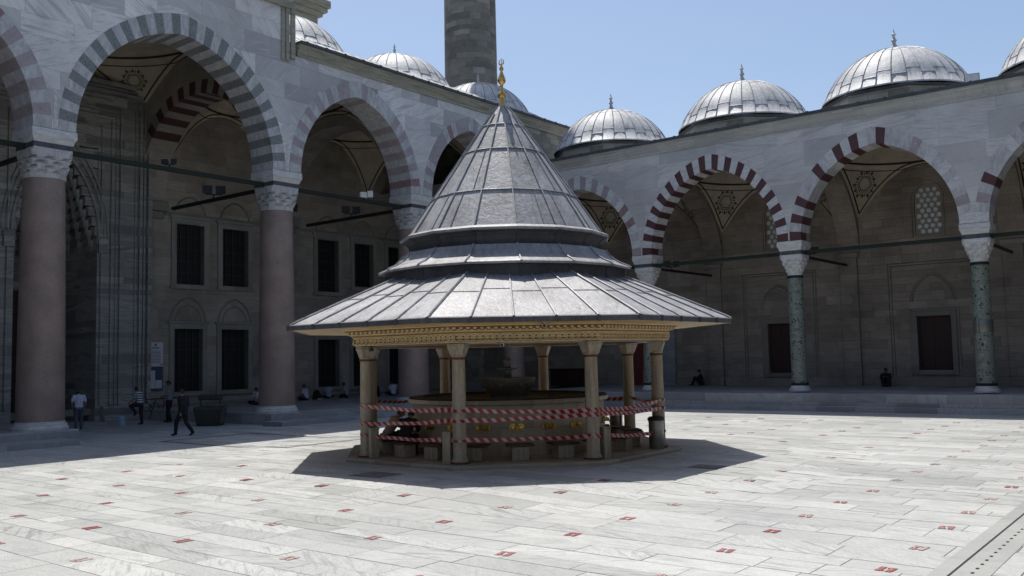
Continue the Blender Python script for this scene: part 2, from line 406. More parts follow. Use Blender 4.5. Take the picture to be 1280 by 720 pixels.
M['c_blue'] = cloth('pale_blue_cotton', (0.30, 0.34, 0.46))
M['c_black'] = cloth('black_cloth', (0.012, 0.012, 0.014))
M['c_navy'] = cloth('dark_trouser_cloth', (0.022, 0.023, 0.032))
M['c_jean'] = cloth('faded_denim', (0.085, 0.09, 0.135))
M['c_pink'] = cloth('pinkish_shirt_cloth', (0.34, 0.23, 0.20))
M['shoe'] = plain('dark_leather', (0.014, 0.012, 0.011), 0.45)
def stripes(name):
    g = G(name); s = g.n('SeparateXYZ', {0: g.obj()})
    k = g.math('FRACT', g.math('MULTIPLY', s.outputs[2], 9.5))
    return g.done(g.mix(g.math('GREATER_THAN', k, 0.52), (0.035, 0.037, 0.05), (0.62, 0.64, 0.66)), 0.9)
M['c_stripe'] = stripes('striped_knit')
M['cornice_pale'] = marble_wall('weathered_marble_cornice', (0.36, 0.36, 0.345), (0.52, 0.52, 0.50), 2.2, 0.6, vein=0.5, tint=(0.27, 0.265, 0.24))
# ------------------------------------------------------------------ arches and galleries
def arc_pt(a, h, t):
    """two-centred pointed arch, half span a, rise h, t 0..1 from left to right, springing at z 0"""
    r = (a * a + h * h) / (2 * a); cx = a - r
    th = math.atan2(h, -cx) if cx <= 0 else math.atan2(h, -cx)
    s = 2 * t - 1
    ang = th * (1 - abs(s))
    x = cx + r * math.cos(ang); z = r * math.sin(ang)
    return (x if s > 0 else -x, z)

def voussoirs(mb, c, zs, a, h, e, eh, y0, y1, n, pick, sub=3, backface=True):
    """arch ring between intrados (a, h) and extrados (a+e, h+eh); faces at y0 (front) and y1"""
    for i in range(n):
        m = pick(i, n)
        for k in range(sub):
            t0 = (i + k / sub) / n; t1 = (i + (k + 1) / sub) / n
            p0, p1 = arc_pt(a, h, t0), arc_pt(a, h, t1)
            q0, q1 = arc_pt(a + e, h + eh, t0), arc_pt(a + e, h + eh, t1)
            P = lambda p, y: (c + p[0], y, zs + p[1])
            rr = a * 2.4
            L0, L1 = t0 * rr, t1 * rr
            mb.quad(P(p0, y0), P(p1, y0), P(q1, y0), P(q0, y0), m)
            if backface: mb.quad(P(p1, y1), P(p0, y1), P(q0, y1), P(q1, y1), m)
            mb.quad(P(p1, y0), P(p0, y0), P(p0, y1), P(p1, y1), m, [(y0, L1), (y0, L0), (y1, L0), (y1, L1)])
            mb.quad(P(q0, y0), P(q1, y0), P(q1, y0 + 0.3), P(q0, y0 + 0.3), m)

def spandrel(mb, c, zs, a, h, x0, x1, ztop, y, mat=0, back=False, n=40):
    """wall face at y between x0..x1 above an arch with half span a and rise h"""
    def q(A, B, C, D):
        mb.quad(*((A, B, C, D) if not back else (D, C, B, A)), mat)
    if x0 < c - a: q((x0, y, zs), (c - a, y, zs), (c - a, y, ztop), (x0, y, ztop))
    if x1 > c + a: q((c + a, y, zs), (x1, y, zs), (x1, y, ztop), (c + a, y, ztop))
    for i in range(n):
        p, r = arc_pt(a, h, i / n), arc_pt(a, h, (i + 1) / n)
        q((c + p[0], y, zs + p[1]), (c + r[0], y, zs + r[1]), (c + r[0], y, ztop), (c + p[0], y, ztop))

def holed_wall(mb, x0, x1, z0, z1, y, holes, depth, mat=0, reveal=1):
    """wall face at y (seen from -y) with rectangular openings and their reveals"""
    xs = sorted({x0, x1, *[h[0] for h in holes], *[h[1] for h in holes]})
    zs = sorted({z0, z1, *[h[2] for h in holes], *[h[3] for h in holes]})
    for i in range(len(xs) - 1):
        for j in range(len(zs) - 1):
            cx, cz = (xs[i] + xs[i + 1]) / 2, (zs[j] + zs[j + 1]) / 2
            if any(h[0] < cx < h[1] and h[2] < cz < h[3] for h in holes): continue
            mb.quad((xs[i], y, zs[j]), (xs[i + 1], y, zs[j]), (xs[i + 1], y, zs[j + 1]), (xs[i], y, zs[j + 1]), mat)
    for a, b, c, d in holes:
        mb.quad((a, y, c), (b, y, c), (b, y + depth, c), (a, y + depth, c), reveal)
        mb.quad((a, y, d), (a, y + depth, d), (b, y + depth, d), (b, y, d), reveal)
        mb.quad((a, y, c), (a, y + depth, c), (a, y + depth, d), (a, y, d), reveal)
        mb.quad((b, y, c), (b, y, d), (b, y + depth, d), (b, y + depth, c), reveal)

def superring(c, hw, z, p, n=32):
    """ring between a circle (p=2) and a square (large p)"""
    out = []
    for k in range(n):
        a = 2 * PI * (k + 0.5) / n
        x, y = math.cos(a), math.sin(a)
        s = hw / (abs(x) ** p + abs(y) ** p) ** (1 / p)
        out.append((c[0] + x * s, c[1] + y * s, z))
    return out

def column(parent, x, y, z0, zcap, zimp, ztop, r0, r1, wimp, shaftmat, base_h, collar, bandz, bk=1.0):
    sh = MB()
    prof = []
    n = 12
    for i in range(n + 1):
        t = i / n
        prof.append((r0 + (r1 - r0) * t ** 1.4, z0 + (zcap - z0) * t))
    sh.lathe(prof, 36, (x, y), 0, 0)
    so = sh.build('column', M[shaftmat], parent, 40)
    b = MB()
    rb = r0
    b.lathe([(rb * (1 + q * bk), z) for q, z in ((.34, z0 - base_h), (.34, z0 - base_h * .7), (.24, z0 - base_h * .6), (.2, z0 - base_h * .3), (.06, z0 - base_h * .22), (.04, z0 + 0.004))], 36, (x, y))
    b.build('base', M['white'], so, 40)
    if collar:
        k = MB()
        for zc in (z0 + 0.06, zcap - 0.07): k.lathe([(r0 * 1.05 if zc < 3 else r1 * 1.07, zc - 0.06), (r0 * 1.06 if zc < 3 else r1 * 1.08, zc), (r0 * 1.05 if zc < 3 else r1 * 1.07, zc + 0.06)], 36, (x, y))
        k.build('collar', M['iron'], so, 40)
    # stalactite capital: stepped tiers from round to square, scalloped
    c = MB(); H = zimp - zcap
    rings = [superring((x, y), r1 * 1.03, zcap, 2.0), superring((x, y), r1 * 1.05, zcap + H * .16, 2.0)]
    hw = wimp / 2 * 0.97
    for i in range(4):
        f0 = (i + 0.0) / 4; f1 = (i + 1.0) / 4
        p = 2.0 + 4.5 * f1 ** 1.3
        w0 = r1 * 1.05 + (hw - r1 * 1.05) * f1
        za, zb = zcap + H * (.16 + .66 * f0), zcap + H * (.16 + .66 * f1)
        lo = superring((x, y), w0 * 0.94, za + 0.02, p); hi = superring((x, y), w0, zb - 0.03, p)
        kk = lambda k: 0.89 if (k + 2 * i) % 4 < 2 else 1.0
        lo = [((q[0] - x) * kk(k) + x, (q[1] - y) * kk(k) + y, q[2] + (0.09 * H if kk(k) < 1 else -.01 * H)) for k, q in enumerate(lo)]
        hi2 = superring((x, y), w0, zb, p)
        rings += [lo, hi, hi2]
    c.loft(rings + [superring((x, y), hw, zcap + H * .86, 9), superring((x, y), hw, zimp, 12)], 0)
    c.build('capital', M['white' if shaftmat == 'green' else 'whiteB'], so)
    im = MB(); w = wimp / 2
    def sq(k, z): return [(x - w * k, y - w * k, z), (x + w * k, y - w * k, z), (x + w * k, y + w * k, z), (x - w * k, y + w * k, z)]
    Hi = ztop - zimp
    im.loft([sq(.90, zimp), sq(.90, zimp + Hi * .30), sq(.95, zimp + Hi * .42), sq(.97, zimp + Hi * .5), sq(1.05, zimp + Hi * .62), sq(1.05, ztop - .02)], 0)
    im.build('impost', M['white'], so)
    bd = MB()
    bd.loft([sq(.925, bandz - 0.09), sq(.925, bandz + 0.09)], 0)
    bd.build('iron_band', M['leaddark'], so)
    return so

def sail_geo(x0, x1, y0, y1, ztip, zmid):
    cx, cy = (x0 + x1) / 2, (y0 + y1) / 2
    ax, ay = (x1 - x0) / 2, (y1 - y0) / 2
    # on the unit square: corners at ztip, edge midpoints at zmid
    D = zmid - ztip; c = ((1 + D * 0) * 0)
    # sphere on scaled square of half side a
    a = (ax + ay) / 2
    k = (a * a / D - D) / 2          # ztip - centre
    rho2 = 2 * a * a + k * k; zc = ztip - k
    def f(u, v):                      # u, v in -1..1
        z = zc + math.sqrt(max(0.01, rho2 - a * a * (u * u + v * v)))
        t = (z - ztip) / D
        return ztip + D * max(0.0, t) ** 1.55 if t < 1 else z
    return cx, cy, ax, ay, a, zc, rho2, f

def vault(parent, x0, x1, y0, y1, ztip, zmid, domerise, medal=True):
    cx, cy, ax, ay, a, zc, rho2, f = sail_geo(x0, x1, y0, y1, ztip, zmid)
    mb = MB(); N = 64; K = 9; rd = 0.94
    rings = []
    for j in range(K + 1):
        ring = []
        for k in range(N):
            th = 2 * PI * k / N + PI / 4
            cu, sv = math.cos(th), math.sin(th)
            s = 1 / max(abs(cu), abs(sv))
            t = j / K; rr = s * (1 - t) + rd * t
            u, v = cu * rr, sv * rr
            ring.append((cx + u * ax, cy + v * ay, f(u, v)))
        rings.append(ring)
    mb.loft(rings, 0, cap=False)
    zd = f(rd, 0)
    dr = []
    for j in range(10):
        ph = PI / 2 * j / 10
        dr.append([(cx + ax * rd * 0.985 * math.cos(ph) * math.cos(2 * PI * k / N + PI / 4), cy + ay * rd * 0.985 * math.cos(ph) * math.sin(2 * PI * k / N + PI / 4), zd + 0.12 + domerise * math.sin(ph)) for k in range(N)])
    mb.loft([rings[-1], [(p[0], p[1], zd + .06) for p in rings[-1]]] + dr, 0, cap=False)
    vo = mb.build('vault', M['plaster'], parent, 40)
    ln = MB()
    for sx, sy in ((1, 0), (-1, 0), (0, 1), (0, -1)):
        for off, rad in ((0.965, 0.04),):
            pts = []
            for k in range(25):
                w = -0.965 + 1.93 * k / 24
                u, v = (sx * off, w) if sx else (w, sy * off)
                pts.append((cx + u * ax, cy + v * ay, f(u, v) - 0.012))
            ln.tube(pts, rad, 5)
    for rr, rad in ((rd * 1.02, 0.06), (rd * 1.10, 0.025)):
        pts = []
        for k in range(N):
            th = 2 * PI * k / N; u, v = rr * math.cos(th), rr * math.sin(th)
            s = max(1.0, abs(u), abs(v)); pts.append((cx + u * ax / s, cy + v * ay / s, f(u / s, v / s) - 0.01))
        ln.tube(pts, rad, 5, closed=True)
    ln.build('painted_line', M['line'], vo)
    if medal:
        for su, sv in ((1, 1), (-1, 1)):
            md = MB(); u0, v0 = su * 0.805, sv * 0.805
            def P(r, t, off=0.02):
                # local frame on the pendentive: radial and along
                du, dv = r * math.cos(t), r * math.sin(t)
                tx = (su * 0.7071, sv * 0.7071); ty = (-sv * 0.7071, su * 0.7071)
                u = u0 + (tx[0] * dv * 0.62 + ty[0] * du) / a; v = v0 + (tx[1] * dv * 0.62 + ty[1] * du) / a
                return (cx + u * ax, cy + v * ay, f(u, v) - off)
            S = 0.70
            for k in range(6):
                t = PI / 3 * k
                # hexagon ring, petals and tips
                for (ra, rb) in ((0.43, 0.50), (0.56, 0.62)):
                    t1 = t + PI / 3
                    md.quad(P(ra * S, t), P(rb * S, t), P(rb * S, t1), P(ra * S, t1))
                for dt, l0, l1, w in ((0, .64, 1.02, .14), (PI / 6, .60, .92, .16), (PI / 12, .60, .84, .08), (-PI / 12, .60, .84, .08)):
                    tt = t + dt
                    md.quad(P(l0 * S, tt), P((l0 + l1) / 2 * S, tt - w), P(l1 * S, tt), P((l0 + l1) / 2 * S, tt + w))
            md.build('medallion', M['medal'], vo)
    return vo

def dome(parent, x, y, R, zb, rise, nseam=24, drumR=None, zdrum=None, fin=0.75):
    d = MB(); rho = (R * R + rise * rise) / (2 * rise); zc = zb + rise - rho
    prof = []
    for i in range(15):
        r = R * (1 - i / 14) if i < 14 else 0.02
        prof.append((r, zc + math.sqrt(rho * rho - r * r)))
    prof = [(R * 1.025, zb - 0.10), (R * 1.025, zb - 0.03)] + prof
    d.lathe(prof, 48, (x, y), 0, 0, cap=False)
    s = d
    for k in range(nseam):
        a = 2 * PI * k / nseam
        s.tube([(x + (r) * math.cos(a), y + (r) * math.sin(a), z + 0.004) for r, z in prof[1:-1]], 0.026, 4, 1)
    for rr in (0.93, 0.52):
        for k in range(nseam):
            a0, a1 = 2 * PI * k / nseam, 2 * PI * (k + 1) / nseam
            r = R * (rr + (0.02 if k % 2 else -0.02))
            z = zc + math.sqrt(rho * rho - r * r)
            s.tube([(x + r * math.cos(a0), y + r * math.sin(a0), z), (x + r * math.cos(a1), y + r * math.sin(a1), z)], 0.02, 4, 1, cap=False)
    do = d.build('dome', [M['lead'], M['seam']], parent, 50)
    dr = drumR or R * 1.1
    e = MB()
    e.lathe([(dr * .98, zb - .24), (dr * 1.0, zb - .22), (dr * 1.0, zb - .12), (R * .99, zb - .08)], 8, (x, y), PI / 8)
    e.build('dome_eave', M['leaddark'], do)
    w = MB(); w.lathe([(dr * .965, zdrum), (dr * .965, zb - .23)], 8, (x, y), PI / 8)
    w.build('drum', M['rough'], do)
    f = MB(); zt = zb + rise
    f.lathe([(.30 * fin, zt - .10), (.22 * fin, zt + .10 * fin), (.10 * fin, zt + .28 * fin), (.075 * fin, zt + .40 * fin), (.14 * fin, zt + .50 * fin), (.07 * fin, zt + .60 * fin), (.06 * fin, zt + .72 * fin), (.115 * fin, zt + .80 * fin), (.05 * fin, zt + .88 * fin), (.02 * fin, zt + 1.05 * fin)], 12, (x, y))
    f.build('finial', M['lead'], do, 50)
    return do

def window(parent, x0, x1, z0, z1, y, depth, panelmat, framew=0.3, lintel=True, kind='window', sill=True):
    """panel at y+depth, grille bars, stone frame standing 9 cm proud of the wall at y"""
    p = MB(); yy = y + depth
    p.box(x0 - .02, x1 + .02, yy - 0.03, yy + 0.05, z0 - .02, z1 + .02)
    n = 4
    for i in range(1, n):
        xx = x0 + (x1 - x0) * i / n
        p.box(xx - .03, xx + .03, yy - 0.09, yy - 0.035, z0, z1, 1)
    nz = max(3, int((z1 - z0) / 0.55))
    for i in range(1, nz):
        zz = z0 + (z1 - z0) * i / nz
        p.box(x0, x1, yy - 0.075, yy - 0.036, zz - .025, zz + .025, 1)
    w = p.build(kind, [M[panelmat], M['bars']], parent)
    f = MB(); q = framew; pr = 0.09
    f.box(x0 - q, x0, y - pr, y + .01, z0 - q * .3, z1 + q)
    f.box(x1, x1 + q, y - pr, y + .01, z0 - q * .3, z1 + q)
    f.box(x0, x1, y - pr, y + .01, z1, z1 + q)
    if lintel: f.box(x0 - q * 1.35, x1 + q * 1.35, y - pr - .06, y - .003, z1 + q, z1 + q * 1.45)
    if sill: f.box(x0 - q * 1.2, x1 + q * 1.2, y - pr - .05, y + .0, z0 - q * .85, z0 - q * .3 - .003); f.box(x0, x1, y - pr - .02, y + depth - .06, z0 - q * .3, z0)
    f.build('frame', M['ped' if panelmat == 'void' else 'stone_R'] if panelmat == 'redwood' else M['frame_stone'], w, bevel=0.012)
    return w
M['frame_stone'] = marble_wall('frame_marble', (0.24, 0.23, 0.205), (0.36, 0.345, 0.31), 1.3, 1.7, vein=0.35, tint=(0.16, 0.15, 0.14))
M['frame_dark'] = marble_wall('frame_limestone', (0.17, 0.155, 0.135), (0.26, 0.24, 0.21), 1.3, 1.7, vein=0.25, tint=(0.12, 0.11, 0.1))

def molding_arch(mb, c, zs, a, h, y, r=0.05, legs=0.0, n=24, mat=0):
    pts = [(c - a, y, zs - legs)] if legs else []
    pts += [(c + arc_pt(a, h, i / n)[0], y, zs + arc_pt(a, h, i / n)[1]) for i in range(n + 1)]
    if legs: pts.append((c + a, y, zs - legs))
    mb.tube(pts, r, 6, mat)

# =====================================================================  TALL GALLERY (before the prayer hall)
LG = thing('prayer_hall_portico', 'tall shaded arcade with grey striped arches on pink granite columns and a marble portal', 'arcade', (0, 0, 0), PI / 2)
# local x runs along the front (world y), local y goes into the gallery (world -x)
LW = 1.53; LD = 11.2; LZS = 11.23; LTOP = 16.62
Lc = [-53.5, -44.9, -36.28, -26.28, -15.99, -7.35, 0.57]      # column centres
def pickL(kind):
    rnd = random.Random(kind)
    def f(i, n):
        if kind == 'portal': return 1 if i % 2 else 0
        if kind == 'bay2' and i % 2: return rnd.choice([4, 4, 3, 4, 4])
        if i % 2 == 0: return 0 if rnd.random() < .85 else 4
        return rnd.choice([4, 4, 4, 4, 3, 0])
    return f
ringmats = [M['whiteB'], M['granite'], M['red'], M['redworn'], M['rose']]
fw = MB()
for i in range(len(Lc) - 1):
    cl, cr = Lc[i], Lc[i + 1]
    c = (cl + cr) / 2; half = (cr - cl) / 2 - LW / 2
    portal = (i == 3)
    if i == 5: c, half = -3.33, 3.23
    top = 19.0 if portal else LTOP
    rise = 4.85 if portal else (4.15 if i == 5 else 4.28)
    e, eh = 0.66, (0.80 if not portal else 0.86)
    ar = MB()
    voussoirs(ar, c, LZS, half, rise, e, eh, -0.012, LW, 41 if portal else 33, pickL('portal' if portal else 'bay%d' % i))
    ar.build('arch', ringmats, LG)
    xl, xr = (cl, cr) if i < 5 else (cl, 0.0)
    spandrel(fw, c, LZS, half + e, rise + eh, xl, xr, top, 0.0)
    spandrel(fw, c, LZS, half + e, rise + eh, xl, xr, top, LW, 1, True)
# raised portal front: side returns and top
for xs_ in (Lc[3], Lc[4]):
    fw.quad((xs_, 0, LTOP), (xs_, LD, LTOP), (xs_, LD, 19.0), (xs_, 0, 19.0), 2)
fw.quad((Lc[3], 0, 19.0), (Lc[4], 0, 19.0), (Lc[4], LD, 19.02), (Lc[3], LD, 19.02), 2)
# corner pier and the rough return above the lower gallery
fw.box(0.0, 1.13, 0.0, LW, 7.9, LTOP, 0)
fw.box(1.13, 6.0, 0.02, LW, 13.7, LTOP, 2)
fw.build('front_wall', [M['marble_L'], M['stone_L'], M['rough']], LG)
pf = MB()     # vertical moulded frame and cornice of the raised portal front
for xx in (Lc[3] - .0, Lc[4] + .0):
    sg = 1 if xx > -20 else -1
    pf.box(xx - .10, xx + .10, -.10, -.001, 16.25, 19.0)
    pf.box(xx - .34 if sg > 0 else xx + .16, xx - .16 if sg > 0 else xx + .34, -.07, -.001, 16.25, 18.7)
    pf.box(xx + .16 if sg > 0 else xx - .40, xx + .40 if sg > 0 else xx - .16, -.13, -.001, 16.4, 19.0)
pf.box(Lc[3] - .2, Lc[4] + .2, -.2, -.0015, 18.7, 19.1)
pf.build('portal_front_frame', M['cornice'], LG, bevel=0.03)
def cornice(parent, x0, x1, z, y=0.0, scale=1.0, mats=('cornice', 'leaddark')):
    k = MB()
    prof = [(0, 0), (-.06, 0), (-.06, .14), (-.10, .17), (-.10, .22), (-.20, .33), (-.20, .42), (-.27, .47), (-.27, .55)]
    for (a, b), (c_, d) in zip(prof[:-1], prof[1:]):
        k.quad((x0, y + a * scale, z + b * scale), (x1, y + a * scale, z + b * scale), (x1, y + c_ * scale, z + d * scale), (x0, y + c_ * scale, z + d * scale))
    k.quad((x0, y, z), (x0, y - .27 * scale, z + .55 * scale), (x0, y + .1, z + .55 * scale), (x0, y + .1, z))
    k.quad((x1, y, z), (x1, y + .1, z), (x1, y + .1, z + .55 * scale), (x1, y - .27 * scale, z + .55 * scale))
    k.quad((x0, y - .27 * scale, z + .55 * scale), (x1, y - .27 * scale, z + .55 * scale), (x1, y + .2, z + .55 * scale), (x0, y + .2, z + .55 * scale))
    co = k.build('cornice', M[mats[0]], parent)
    g_ = MB(); zt = z + .55 * scale
    g_.box(x0, x1, y - .36 * scale, y + .3, zt + .003, zt + .13)
    x = x0 + .3
    while x < x1:
        g_.box(x, x + .09, y - .36 * scale - .025, y - .1, zt - .0, zt + .155); x += 1.15
    g_.build('lead_edge', M[mats[1]], co)
    return co
cornice(LG, Lc[4] + .55, 6.0, LTOP)
cornice(LG, Lc[0], Lc[3] - .7, LTOP)
for i in range(1, 6):
    column(LG, Lc[i], LW / 2, 0.76, 9.45, 10.45, LZS, 0.80, 0.70, LW, 'pink', 0.29, False, 10.62, .48)
column(LG, .25, .05, 0.76, 6.1, 7.2, 7.85, 0.60, 0.56, 1.35, 'pink', 0.2, False, 7.3)
jt = None
for k in (3, 4, 5):
    jt = MB(); jt.box(Lc[k] - .05, Lc[k] + .05, -.017, .02, LZS, LZS + 1.25); jt.build('keyed_joint', M['white'], LG)
# plinths of the columns (steps) belong to the pavement, built below
rod = None
for i in range(0, 6):
    r = MB(); zr = 10.62
    xa, xb = Lc[i] + .6, (Lc[i + 1] - .6 if i < 5 else -.2)
    r.box(xa, xb, LW / 2 - .06, LW / 2 + .06, zr - .09, zr + .09)
    r.build('tie_rod', M['iron'], LG)
for i in range(1, 6):
    r = MB(); r.box(Lc[i] - .055, Lc[i] + .055, LW - .25, LD - 1.9 if i > 1 else LD, 10.53, 10.70)
    r.build('cross_rod', M['black'], LG)
# transverse arches
TT = 0.75
for i in range(1, 6):
    c = (LW + LD) / 2; half = (LD - LW) / 2 - .05; cx = Lc[i]
    ta = MB(); n = 31
    tmp = MB()
    voussoirs(tmp, c, LZS, half, 4.55, .6, .66, -TT, TT, n, lambda k, n, i=i: (1 if k % 2 and ((i < 5 and 5 < k < 25) or (i == 5 and k in (1, 29))) else 0))
    ta.add([(cx - p[1], p[0], p[2]) for p in tmp.v], tmp.f, 0); ta.m = list(tmp.m); ta.uv = [None] * len(ta.f)
    ta.build('transverse_arch', [M['plaster2'], M['red']] if 'plaster2' in M else [M['stone_L'], M['red']], LG)
    tw = MB(); tmp = MB()
    spandrel(tmp, c, LZS, half + .6, 4.55 + .66, LW, LD, 16.9 if i not in (3, 4) else 20.2, -TT + .02, 0)
    spandrel(tmp, c, LZS, half + .6, 4.55 + .66, LW, LD, 16.9 if i not in (3, 4) else 20.2, TT - .02, 0, True)
    tw.add([(cx - p[1], p[0], p[2]) for p in tmp.v], tmp.f, 0)
    tw.build('transverse_wall', M['stone_L'], LG)
    kb = MB(); kb.box(cx - TT, cx + TT, LD - .35, LD, LZS - .5, LZS); kb.box(cx - TT * .8, cx + TT * .8, LD - .2, LD, LZS - .9, LZS - .5)
    kb.build('corbel', M['frame_dark'], LG, bevel=.05)
# vaults
for i in range(1, 6):
    cl, cr = Lc[i], (Lc[i + 1] if i < 5 else -.1)
    if i == 3: vault(LG, cl + TT, cr - TT, LW, LD, 15.9, 17.9, .35)
    else: vault(LG, cl + TT, cr - TT, LW, LD, 13.0, 16.5, 3.0, False)
# back wall, with openings read off the photograph
Lholes_low = [(-14.71, -13.01, 1.22, 4.56), (-11.84, -10.08, 1.2, 4.55), (-5.04, -3.35, 1.1, 4.0), (-2.2, -.62, 1.06, 3.8), (.95, 2.3, 1.06, 3.7),
              (-33.0, -31.3, 1.2, 4.55), (-30.1, -28.4, 1.2, 4.55)]
Lholes_up = [(-14.61, -12.94, 6.95, 10.2), (-11.78, -10.09, 6.98, 10.2), (-5.03, -3.36, 6.97, 10.2), (-2.03, -.4, 7.4, 10.2), (.95, 2.5, 7.4, 10.2)]
bw = MB(); PX0, PX1, PZ = -23.1, -19.2, 13.4
holed_wall(bw, -53.5, 9.5, 0, 18.0, LD, Lholes_low + Lholes_up + [(PX0 - .1, PX1 + .1, 0.0, PZ + .1)], 0.4)
bw.box(-53.5, 9.5, LD + 5.0, LD + 5.3, 0, 18, 0)
bw.build('hall_wall', [M['stone_L'], M['frame_dark']], LG)
for k, h in enumerate(Lholes_low):
    w = window(LG, *h, LD, .35, 'void' if k not in (3, 4) else 'void', .28)
    ba = MB(); c = (h[0] + h[1]) / 2
    molding_arch(ba, c, h[3] + .35, .78, .95, LD - .01, .035)
    molding_arch(ba, c, h[3] + .35, 1.05, 1.35, LD - .01, .05)
    ba.build('blind_arch', M['frame_dark'], w)
for h in Lholes_up:
    w = window(LG, *h, LD, .35, 'void', .30)
    ba = MB(); c = (h[0] + h[1]) / 2
    molding_arch(ba, c, h[3] + .40, .95, 1.1, LD - .01, .05)
    ba.build('blind_arch', M['frame_dark'], w)
sc_ = MB(); sc_.box(-53.5, 9.5, LD - .12, LD - .002, .3, .62); sc_.box(-53.5, -26.5, LD - .08, LD - .003, 10.6, 10.78); sc_.box(-15.3, 9.5, LD - .08, LD - .003, 10.6, 10.78)
sc_.build('wall_band', M['frame_dark'], LG, bevel=.02)
# portal: marble block with nested frames and a stalactite niche
po = MB(); y0 = LD - .55; A0, A1, AT = -26.0, -16.42, 16.9
holed_wall(po, A0, A1, 0, AT, y0, [(PX0, PX1, 0, PZ)], .2)
po.quad((A1, y0, 0), (A1, LD, 0), (A1, LD, AT), (A1, y0, AT)); po.quad((A0, LD, 0), (A0, y0, 0), (A0, y0, AT), (A0, LD, AT)); po.quad((A0, y0, AT), (A1, y0, AT), (A1, LD, AT), (A0, LD, AT))
y9 = y0 + .2
po.quad((PX0, LD + 4.5, 0), (PX0, y9, 0), (PX0, y9, PZ), (PX0, LD + 4.5, PZ)); po.quad((PX1, y9, 0), (PX1, LD + 4.5, 0), (PX1, LD + 4.5, PZ), (PX1, y9, PZ))
po.quad((PX0, LD + 4.5, 0), (PX1, LD + 4.5, 0), (PX1, LD + 4.5, PZ), (PX0, LD + 4.5, PZ))
pobj = po.build('portal', [M['portal'], M['portal']], LG)
pm = MB()
def ringframe(mb, x0, x1, zt, w, y, pr):
    mb.box(x0, x0 + w, y - pr, y - .001, .75, zt); mb.box(x1 - w, x1, y - pr, y - .001, .75, zt); mb.box(x0 + w, x1 - w, y - pr, y - .001, zt - w, zt)
for d_, w_, pr in ((0.0, .22, .22), (.30, .10, .10), (.50, .16, .16), (.78, .09, .08), (1.55, .14, .14), (1.80, .08, .07), (1.98, .16, .11), (2.55, .10, .12)):
    ringframe(pm, A0 + d_, A1 - d_, AT - d_ * .9, w_, y0, pr)
for rr, th in ((2.05, .10), (2.30, .06), (2.5, .07)):
    molding_arch(pm, (PX0 + PX1) / 2, 9.0, rr, rr * 2.1, y0 - .03, th, legs=0)
pm.box(A0 + .1, PX0 - .25, y0 - .30, y0 - .0015, .0, .72); pm.box(PX1 + .25, A1 - .1, y0 - .30, y0 - .0015, .0, .72)
pm.box(A0 - .1, PX0 - .2, y0 - .55, y0 - .30, .0, .22); pm.box(PX1 + .2, A1 + .1, y0 - .55, y0 - .30, .0, .22)
pm.box(PX1 + .02, PX1 + .5, y0 - .16, y0 - .002, 8.2, 8.9); pm.box(PX0 - .5, PX0 - .02, y0 - .16, y0 - .002, 8.2, 8.9)
pm.build('portal_frame', M['portal'], pobj, bevel=.02)
mq = MB(); nT = 11; pc = (PX0 + PX1) / 2
for t in range(nT):
    f = t / (nT - 1); hw = 1.95 * (1 - f) ** .8 + .05; z = 8.6 + (PZ - 8.6) * f; dz = (PZ - 8.6) / nT
    dep = 4.6 * (1 - f) + .1
    cells = max(2, int(2 * hw / .36))
    # tier: slab with stepped cells hanging along its front, sides
    mq.box(PX0 + .001, pc - hw, y0 + .05, y0 + .05 + 4.6, z, z + dz); mq.box(pc + hw, PX1 - .001, y0 + .05, y0 + .05 + 4.6, z, z + dz)
    mq.box(pc - hw, pc + hw, y0 + .05 + dep, y0 + 4.8, z, z + dz)
    for k in range(cells):
        x = pc - hw + 2 * hw * (k + .5) / cells
        mq.lathe([(.04, z - .28), (.15, z - .05), (.17, z + dz * .6)], 6, (x, y0 + .05 + dep - .08))
    for sgn in (-1, 1):
        for k in range(4):
            mq.lathe([(.03, z - .30), (.13, z - .04), (.16, z + dz * .7)], 6, (pc + sgn * (hw - .06), y0 + .2 + dep * (k + .3) / 4))
mq.build('stalactite_hood', M['portal'], pobj)
dl = MB(); dl.box(PX0 + .4, PX1 - .4, LD + 4.35, LD + 4.45, .2, 6.6); dl.box(pc - .03, pc + .03, LD + 4.3, LD + 4.349, .2, 6.6)
dl.build('door', M['redwood'], pobj)
# roof, domes
rf = MB()
rf.quad((Lc[0], .25, LTOP + .70), (6.0, .25, LTOP + .70), (6.0, 2.3, LTOP + 1.95), (Lc[0], 2.3, LTOP + 1.95))
rf.quad((Lc[0], 2.3, LTOP + 1.95), (6.0, 2.3, LTOP + 1.95), (6.0, LD + 5.5, LTOP + 1.95), (Lc[0], LD + 5.5, LTOP + 1.95))
rf.quad((6.0, .02, 13.5), (6.0, LD + 5.5, 13.5), (6.0, LD + 5.5, LTOP + 1.95), (6.0, 2.3, LTOP + 1.95), 1)
rf.quad((6.0, .02, 13.5), (6.0, 2.3, LTOP + 1.95), (6.0, .25, LTOP + .7), (6.0, .02, LTOP + .6), 1)
rf.quad((Lc[0], .0, 0), (Lc[0], .0, LTOP + .6), (Lc[0], LD, LTOP + .6), (Lc[0], LD, 0), 1)
x = Lc[4] + .8
while x < 6.0:
    rf.tube([(x, .25, LTOP + .71), (x, 2.3, LTOP + 1.96)], .03, 4); x += .62
rf.build('roof', [M['lead'], M['rough']], LG)
for (sx, sR) in ((-33.4, 3.4), (-31.3, 3.4), (-11.68, 3.4), (-3.3, 3.4), (4.5, 3.4)):
    dome(LG, sx, 6.0, sR + .06, 18.75, 2.25, 30, 3.66, 17.6)
dome(LG, -21.15, 6.0, 4.0, 20.6, 2.6, 28, 4.3, 18.9)
